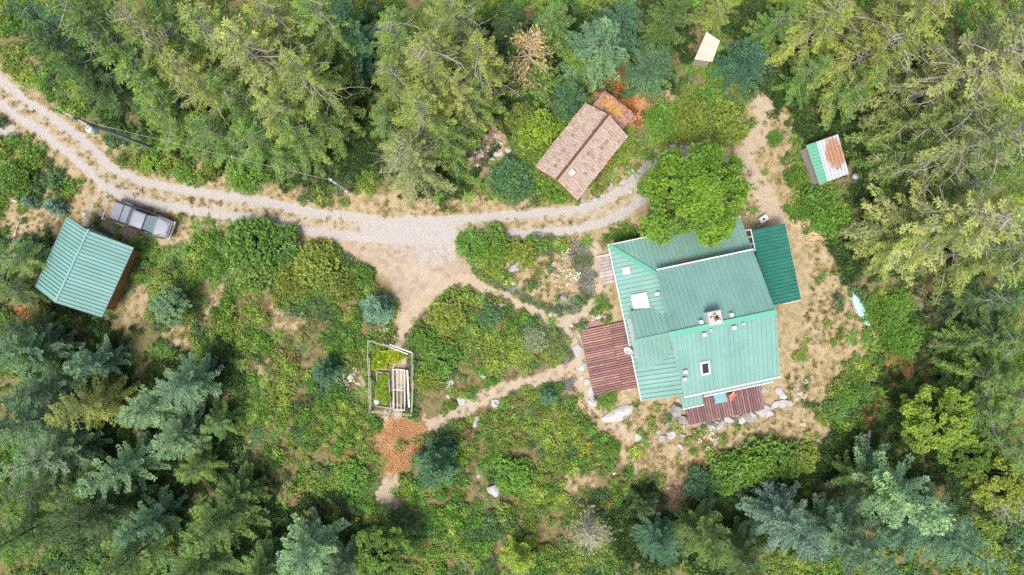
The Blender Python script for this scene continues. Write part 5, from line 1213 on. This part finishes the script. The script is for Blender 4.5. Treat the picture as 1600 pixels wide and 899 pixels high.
def scatter(name, label, cat, meshes, x, y, scl, tint, rg, tilt=.15, zoff=0.0):
    """one object per plant shape; geometry nodes place it on the points"""
    pick = rg.integers(0, len(meshes), len(x))
    for i, me in enumerate(meshes):
        s = pick == i; n = int(s.sum())
        src = bpy.data.objects.new(name+'_shape', me)
        pm = bpy.data.meshes.new(name); pm.vertices.add(n)
        pm.vertices.foreach_set('co', np.stack([x[s], y[s], ground(x[s], y[s])+zoff], 1).astype(np.float32).ravel())
        rot = np.stack([rg.normal(0, tilt, n), rg.normal(0, tilt, n), rg.uniform(0, 6.283, n)], 1).astype(np.float32)
        a = pm.attributes.new('rot', 'FLOAT_VECTOR', 'POINT'); a.data.foreach_set('vector', rot.ravel())
        a = pm.attributes.new('scl', 'FLOAT', 'POINT'); a.data.foreach_set('value', scl[s].astype(np.float32))
        a = pm.attributes.new('tint', 'FLOAT_COLOR', 'POINT'); a.data.foreach_set('color', np.concatenate([tint[s], np.ones((n, 1))], 1).astype(np.float32).ravel())
        o = link(name, pm); tag(o, label, cat); o['kind'] = 'stuff'
        g = bpy.data.node_groups.new(name, 'GeometryNodeTree'); g.interface.new_socket('Geometry', in_out='INPUT', socket_type='NodeSocketGeometry'); g.interface.new_socket('Geometry', in_out='OUTPUT', socket_type='NodeSocketGeometry')
        gi = g.nodes.new('NodeGroupInput'); go2 = g.nodes.new('NodeGroupOutput'); ip = g.nodes.new('GeometryNodeInstanceOnPoints'); oi = g.nodes.new('GeometryNodeObjectInfo'); oi.inputs['Object'].default_value = src
        nr = g.nodes.new('GeometryNodeInputNamedAttribute'); nr.data_type = 'FLOAT_VECTOR'; nr.inputs['Name'].default_value = 'rot'
        ns = g.nodes.new('GeometryNodeInputNamedAttribute'); ns.data_type = 'FLOAT'; ns.inputs['Name'].default_value = 'scl'
        er = g.nodes.new('FunctionNodeEulerToRotation')
        L_ = g.links.new; L_(gi.outputs[0], ip.inputs['Points']); L_(oi.outputs['Geometry'], ip.inputs['Instance']); L_(nr.outputs[0], er.inputs[0]); L_(er.outputs[0], ip.inputs['Rotation']); L_(ns.outputs[0], ip.inputs['Scale']); L_(ip.outputs[0], go2.inputs[0])
        md = o.modifiers.new('scatter', 'NODES'); md.node_group = g
def pal(rg, n, cols, w=None):
    c = np.array(cols); i = rg.choice(len(c), n, p=w); t = c[i]*rg.uniform(.8, 1.2, (n, 1)); return t

def bare_mask(z): return np.maximum.reduce([z['road'], np.clip(z['dirt']*1.3, 0, 1), z['path'], z['gravel'], z['dry']*.93, z['debris']*.8, z['orange']*.95])
GREENP = [(1209, 217, 14), (1243, 278, 26), (1325, 620, 45), (1240, 330, 20), (1215, 520, 28), (1225, 560, 26), (1350, 600, 50), (1395, 590, 50), (1300, 650, 40), (1000, 690, 20), (950, 620, 28), (870, 345, 22), (925, 540, 26), (975, 375, 24), (1240, 250, 24), (300, 310, 10), (90, 300, 40), (110, 340, 40), (1085, 680, 14)]
def undergrowth():
    # leafy salal and huckleberry carpet
    x, y, rg = sample(42000, 101); px = x*S+800; py = 449.5-y*S; z = zones(x, y)
    dens = 1-bare_mask(z); dens = np.maximum(dens, blob(px, py, GREENP)*.8); dens *= np.clip((fbm(x*.55, y*.55, 71)-.33)*4.5, .10, 1)
    k = (rg.uniform(0, 1, len(x)) < dens) & ~excl(px, py) & (z['road'] < .3) & (z['dirt'] < .45) & (z['path'] < .4); x, y, px, py = x[k], y[k], px[k], py[k]; n = len(x)
    nz = fbm(x*.30, y*.30, 81, 3)+rg.normal(0, .035, n); nz2 = fbm(x*.55, y*.55, 91, 3)+rg.normal(0, .03, n)
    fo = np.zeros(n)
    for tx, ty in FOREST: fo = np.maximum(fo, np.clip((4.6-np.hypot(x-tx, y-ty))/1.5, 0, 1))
    mid_, olive, lime, rust, teal = np.array([.135, .27, .05]), np.array([.205, .285, .065]), np.array([.27, .36, .075]), np.array([.28, .19, .095]), np.array([.11, .20, .085])
    t = np.where((nz > .52)[:, None], olive, mid_); t = np.where((nz2 > .64)[:, None], lime, t); t = np.where((nz2 < .37)[:, None], teal, t)
    clear = blob(px, py, [(470, 560, 170), (800, 720, 170), (740, 560, 120), (650, 800, 150), (330, 430, 110)])
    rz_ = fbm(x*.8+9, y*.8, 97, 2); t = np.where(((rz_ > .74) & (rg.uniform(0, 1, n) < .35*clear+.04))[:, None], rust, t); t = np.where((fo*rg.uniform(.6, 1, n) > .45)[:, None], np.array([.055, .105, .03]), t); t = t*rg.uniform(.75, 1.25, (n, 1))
    big = fbm(x*.4, y*.4, 55, 2); scl = rg.uniform(.6, 1.15, n)*(.65+.95*big)
    meshes = [leaf_dome('salal_shape', 150, .42, .38, .15, .09, s, M['cover'], 8) for s in (41, 42, 43)]
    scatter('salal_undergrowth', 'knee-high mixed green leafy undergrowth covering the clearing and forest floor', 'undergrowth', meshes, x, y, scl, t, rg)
    # ferns
    x, y, rg = sample(26000, 102); px = x*S+800; py = 449.5-y*S; z = zones(x, y)
    fz = blob(px, py, [(300, 420, 90), (1390, 520, 75), (960, 150, 90), (1030, 170, 80), (1290, 330, 50), (330, 620, 120), (960, 260, 50), (560, 760, 90), (1360, 620, 70), (240, 260, 80), (100, 480, 60), (1000, 220, 40)])
    d = (.06+.5*fz)*(1-np.maximum.reduce([z['road'], z['dirt'], z['path'], z['gravel'], z['dry']*.85])); k = (rg.uniform(0, 1, len(x)) < d) & ~excl(px, py); x, y, px, py = x[k], y[k], px[k], py[k]; zz = zones(x, y); n = len(x)
    t = pal(rg, n, [(.14, .26, .045), (.18, .30, .045), (.11, .21, .055)]); o_ = rg.uniform(0, 1, n) < np.clip(zz['orange']*1.1, 0, .8)*np.where((px > 880), .8, .9); t[o_] = pal(rg, int(o_.sum()), [(.42, .15, .04), (.36, .20, .06), (.26, .09, .03)])
    scatter('fern_undergrowth', 'ferns and rusty bracken growing through the undergrowth', 'ferns', [fern('fern_shape', s, m=M['cover']) for s in (51, 52)], x, y, rg.uniform(.55, 1.15, n), t, rg)
    # dry grass
    x, y, rg = sample(90000, 103); px = x*S+800; py = 449.5-y*S; z = zones(x, y)
    d = np.clip(z['dry'], 0, 1)*(1-np.clip(z['gravel']*1.5, 0, 1))*(1-.85*z['path'])*(1-z['dirt']*.8)*np.clip(.2+1.6*(fbm(x*.7, y*.7, 61)-.25), 0.05, 1)
    cs = np.clip((8-poly_dist(px, py, ROAD))/4, 0, 1)*np.where((px < 520) | (px > 740), .5, .08)*np.clip((fbm(x*.5+7, y*.5, 68)-.35)*4, 0, 1)*np.where(px < 930, 1, 0); d = np.maximum(d*.75, cs*.8); d = np.maximum(d, np.where(fbm(x*.45+3, y*.45, 67, 3) > .52, .8, .06)*(1-z['road'])*(1-z['dirt'])*blob(px, py, [(470, 540, 190), (800, 720, 190), (700, 560, 120), (330, 460, 90)]))
    k = (rg.uniform(0, 1, len(x)) < d) & ~excl(px, py); x, y, px, py = x[k], y[k], px[k], py[k]; n = len(x)
    gr = fbm(x*.45, y*.45, 63, 3)+rg.normal(0, .1, n); t = pal(rg, n, [(.45, .365, .21), (.38, .30, .155), (.50, .42, .27), (.31, .24, .12)]); q = gr > .56; t[q] = pal(rg, int(q.sum()), [(.17, .17, .05), (.13, .16, .04), (.24, .21, .07)])
    q = (poly_dist(px, py, [(845, 352), (895, 354)]) < 6) | (poly_dist(px, py, [(975, 325), (1000, 305)]) < 7); t[q] = pal(rg, int(q.sum()), [(.12, .15, .04), (.10, .14, .03)])
    scatter('dry_grass', 'short sun-bleached grass tufts in the yard and along the driveway', 'grass', [tuft('grass_shape', s, m=M['cover']) for s in (61, 62)], x, y, rg.uniform(.6, 1.3, n), t, rg, .1)
    # lavender and grey-green herbs in the flower island
    x, y, rg = sample(30000, 104, -4, 9, -9, 5); px = x*S+800; py = 449.5-y*S
    lav = np.minimum.reduce([poly_dist(px, py, p) for p in ([(905, 395), (920, 430), (925, 470), (900, 488), (860, 495), (820, 478), (770, 450), (745, 440)], [(770, 480), (830, 515), (870, 530), (885, 560), (890, 600)], [(840, 380), (860, 385)])])
    k = (rg.uniform(0, 1, len(x)) < np.clip((19-lav)/10, 0, 1)*.55) & ~excl(px, py) & (zones(x, y)['path'] < .3); x, y = x[k], y[k]; n = len(x); pu = fbm(x*.8, y*.8, 65, 2) > .60
    t = pal(rg, n, [(.25, .31, .19), (.32, .35, .23), (.21, .26, .13)]); t[pu] = pal(rg, int(pu.sum()), [(.42, .40, .46), (.36, .37, .38)])
    scatter('lavender_bed', 'grey-green lavender and herbs edging the flower island', 'lavender', [tuft('lavender_shape', 71, 46, .30, .045, 1.6, M['cover'])], x, y, rg.uniform(.6, 1.1, n), t, rg)
    # white and yellow blossoms
    x, y, rg = sample(60000, 105); px = x*S+800; py = 449.5-y*S
    fl = blob(px, py, [(603, 522, 18), (795, 438, 12), (880, 430, 30), (880, 385, 14), (870, 412, 14), (1105, 685, 22), (1090, 672, 16), (1245, 655, 16), (545, 585, 26), (1245, 605, 18), (590, 560, 12), (1250, 600, 20), (870, 405, 10)]); ye = blob(px, py, [(905, 712, 9), (917, 692, 9), (882, 642, 9), (930, 724, 8), (1150, 190, 6), (680, 590, 16), (780, 470, 12), (566, 812, 8)])
    k = rg.uniform(0, 1, len(x)) < np.maximum(fl*.4, ye*.55); x, y = x[k], y[k]; ye = ye[k]; n = len(x); t = pal(rg, n, [(.74, .72, .60), (.68, .68, .62)]); q = ye > 0; t[q] = pal(rg, int(q.sum()), [(.58, .48, .05), (.5, .44, .06)])
    scatter('blossom', 'white and yellow blossoms dotted over the flower beds', 'flowers', [leaf_dome('blossom_shape', 14, .10, .08, .11, .08, 81, M['cover'])], x, y, rg.uniform(.7, 1.3, n), t, rg, .2, .35)
    # loose stones on the driveway and its edges
    x, y, rg = sample(60000, 108); z = zones(x, y); px = x*S+800; py = 449.5-y*S
    d = np.clip(z['gravel']*.2+z['dirt']*.14+z['path']*.2+z['road']*.12, 0, .5)*np.clip((fbm(x*.8, y*.8, 69)-.3)*3, .1, 1)+z['debris']*.2; k = (rg.uniform(0, 1, len(x)) < d) & ~excl(px, py); x, y = x[k], y[k]; n = len(x)
    pm = rock_mesh(77, M['pebble'], .6); a_ = pm.attributes.new('var', 'FLOAT', 'FACE'); a_.data.foreach_set('value', np.random.default_rng(3).uniform(.3, .7, len(pm.polygons)).astype(np.float32))
    scatter('loose_gravel', 'loose stones and grit strewn over the driveway and paths', 'gravel', [pm], x, y, rg.uniform(.02, .06, n)*rg.uniform(.6, 1.3, n), pal(rg, n, [(.36, .34, .31), (.24, .22, .20), (.46, .44, .41), (.30, .24, .18)]), rg, .4, .01)
    # heaped orange needles below the garden
    x, y, rg = sample(16000, 109, -16, -6, -17, -11); z = zones(x, y); k = rg.uniform(0, 1, len(x)) < np.clip(z['orange']*1.4-.35, 0, 1)*np.clip((fbm(x*1.1, y*1.1, 99)-.32)*5, .05, 1); x, y = x[k], y[k]; n = len(x)
    scatter('orange_needle_litter', 'heap of dead orange needles and twigs below the vegetable garden', 'needles', [tuft('needle_shape', 93, 16, .34, .02, 3.2, M['cover'])], x, y, rg.uniform(.6, 1.3, n), pal(rg, n, [(.66, .36, .18), (.72, .48, .29), (.52, .24, .10), (.68, .54, .38)]), rg, .2, .06)
    # twigs and woody litter
    x, y, rg = sample(30000, 106); px = x*S+800; py = 449.5-y*S; z = zones(x, y)
    d = .05+.5*z['debris']+.5*z['orange']+.12*blob(px, py, [(470, 540, 120), (760, 700, 150), (1040, 760, 60), (600, 780, 80), (420, 480, 60)]); k = (rg.uniform(0, 1, len(x)) < d*(1-z['road'])*(1-z['path']*.7)*(1-z['dirt'])) & ~excl(px, py); x, y = x[k], y[k]; n = len(x); z = zones(x, y)
    t = pal(rg, n, [(.30, .22, .16), (.42, .36, .30), (.20, .12, .08)]); q = z['orange'] > .3; t[q] = pal(rg, int(q.sum()), [(.46, .20, .08), (.52, .30, .15), (.38, .14, .05)])
    scatter('twig_litter', 'dead twigs and needles lying on the ground', 'twigs', [tuft('twig_shape', 91, 13, .5, .022, 3.0, M['cover'])], x, y, rg.uniform(.6, 1.3, n), t, rg, .1, .12)
undergrowth()
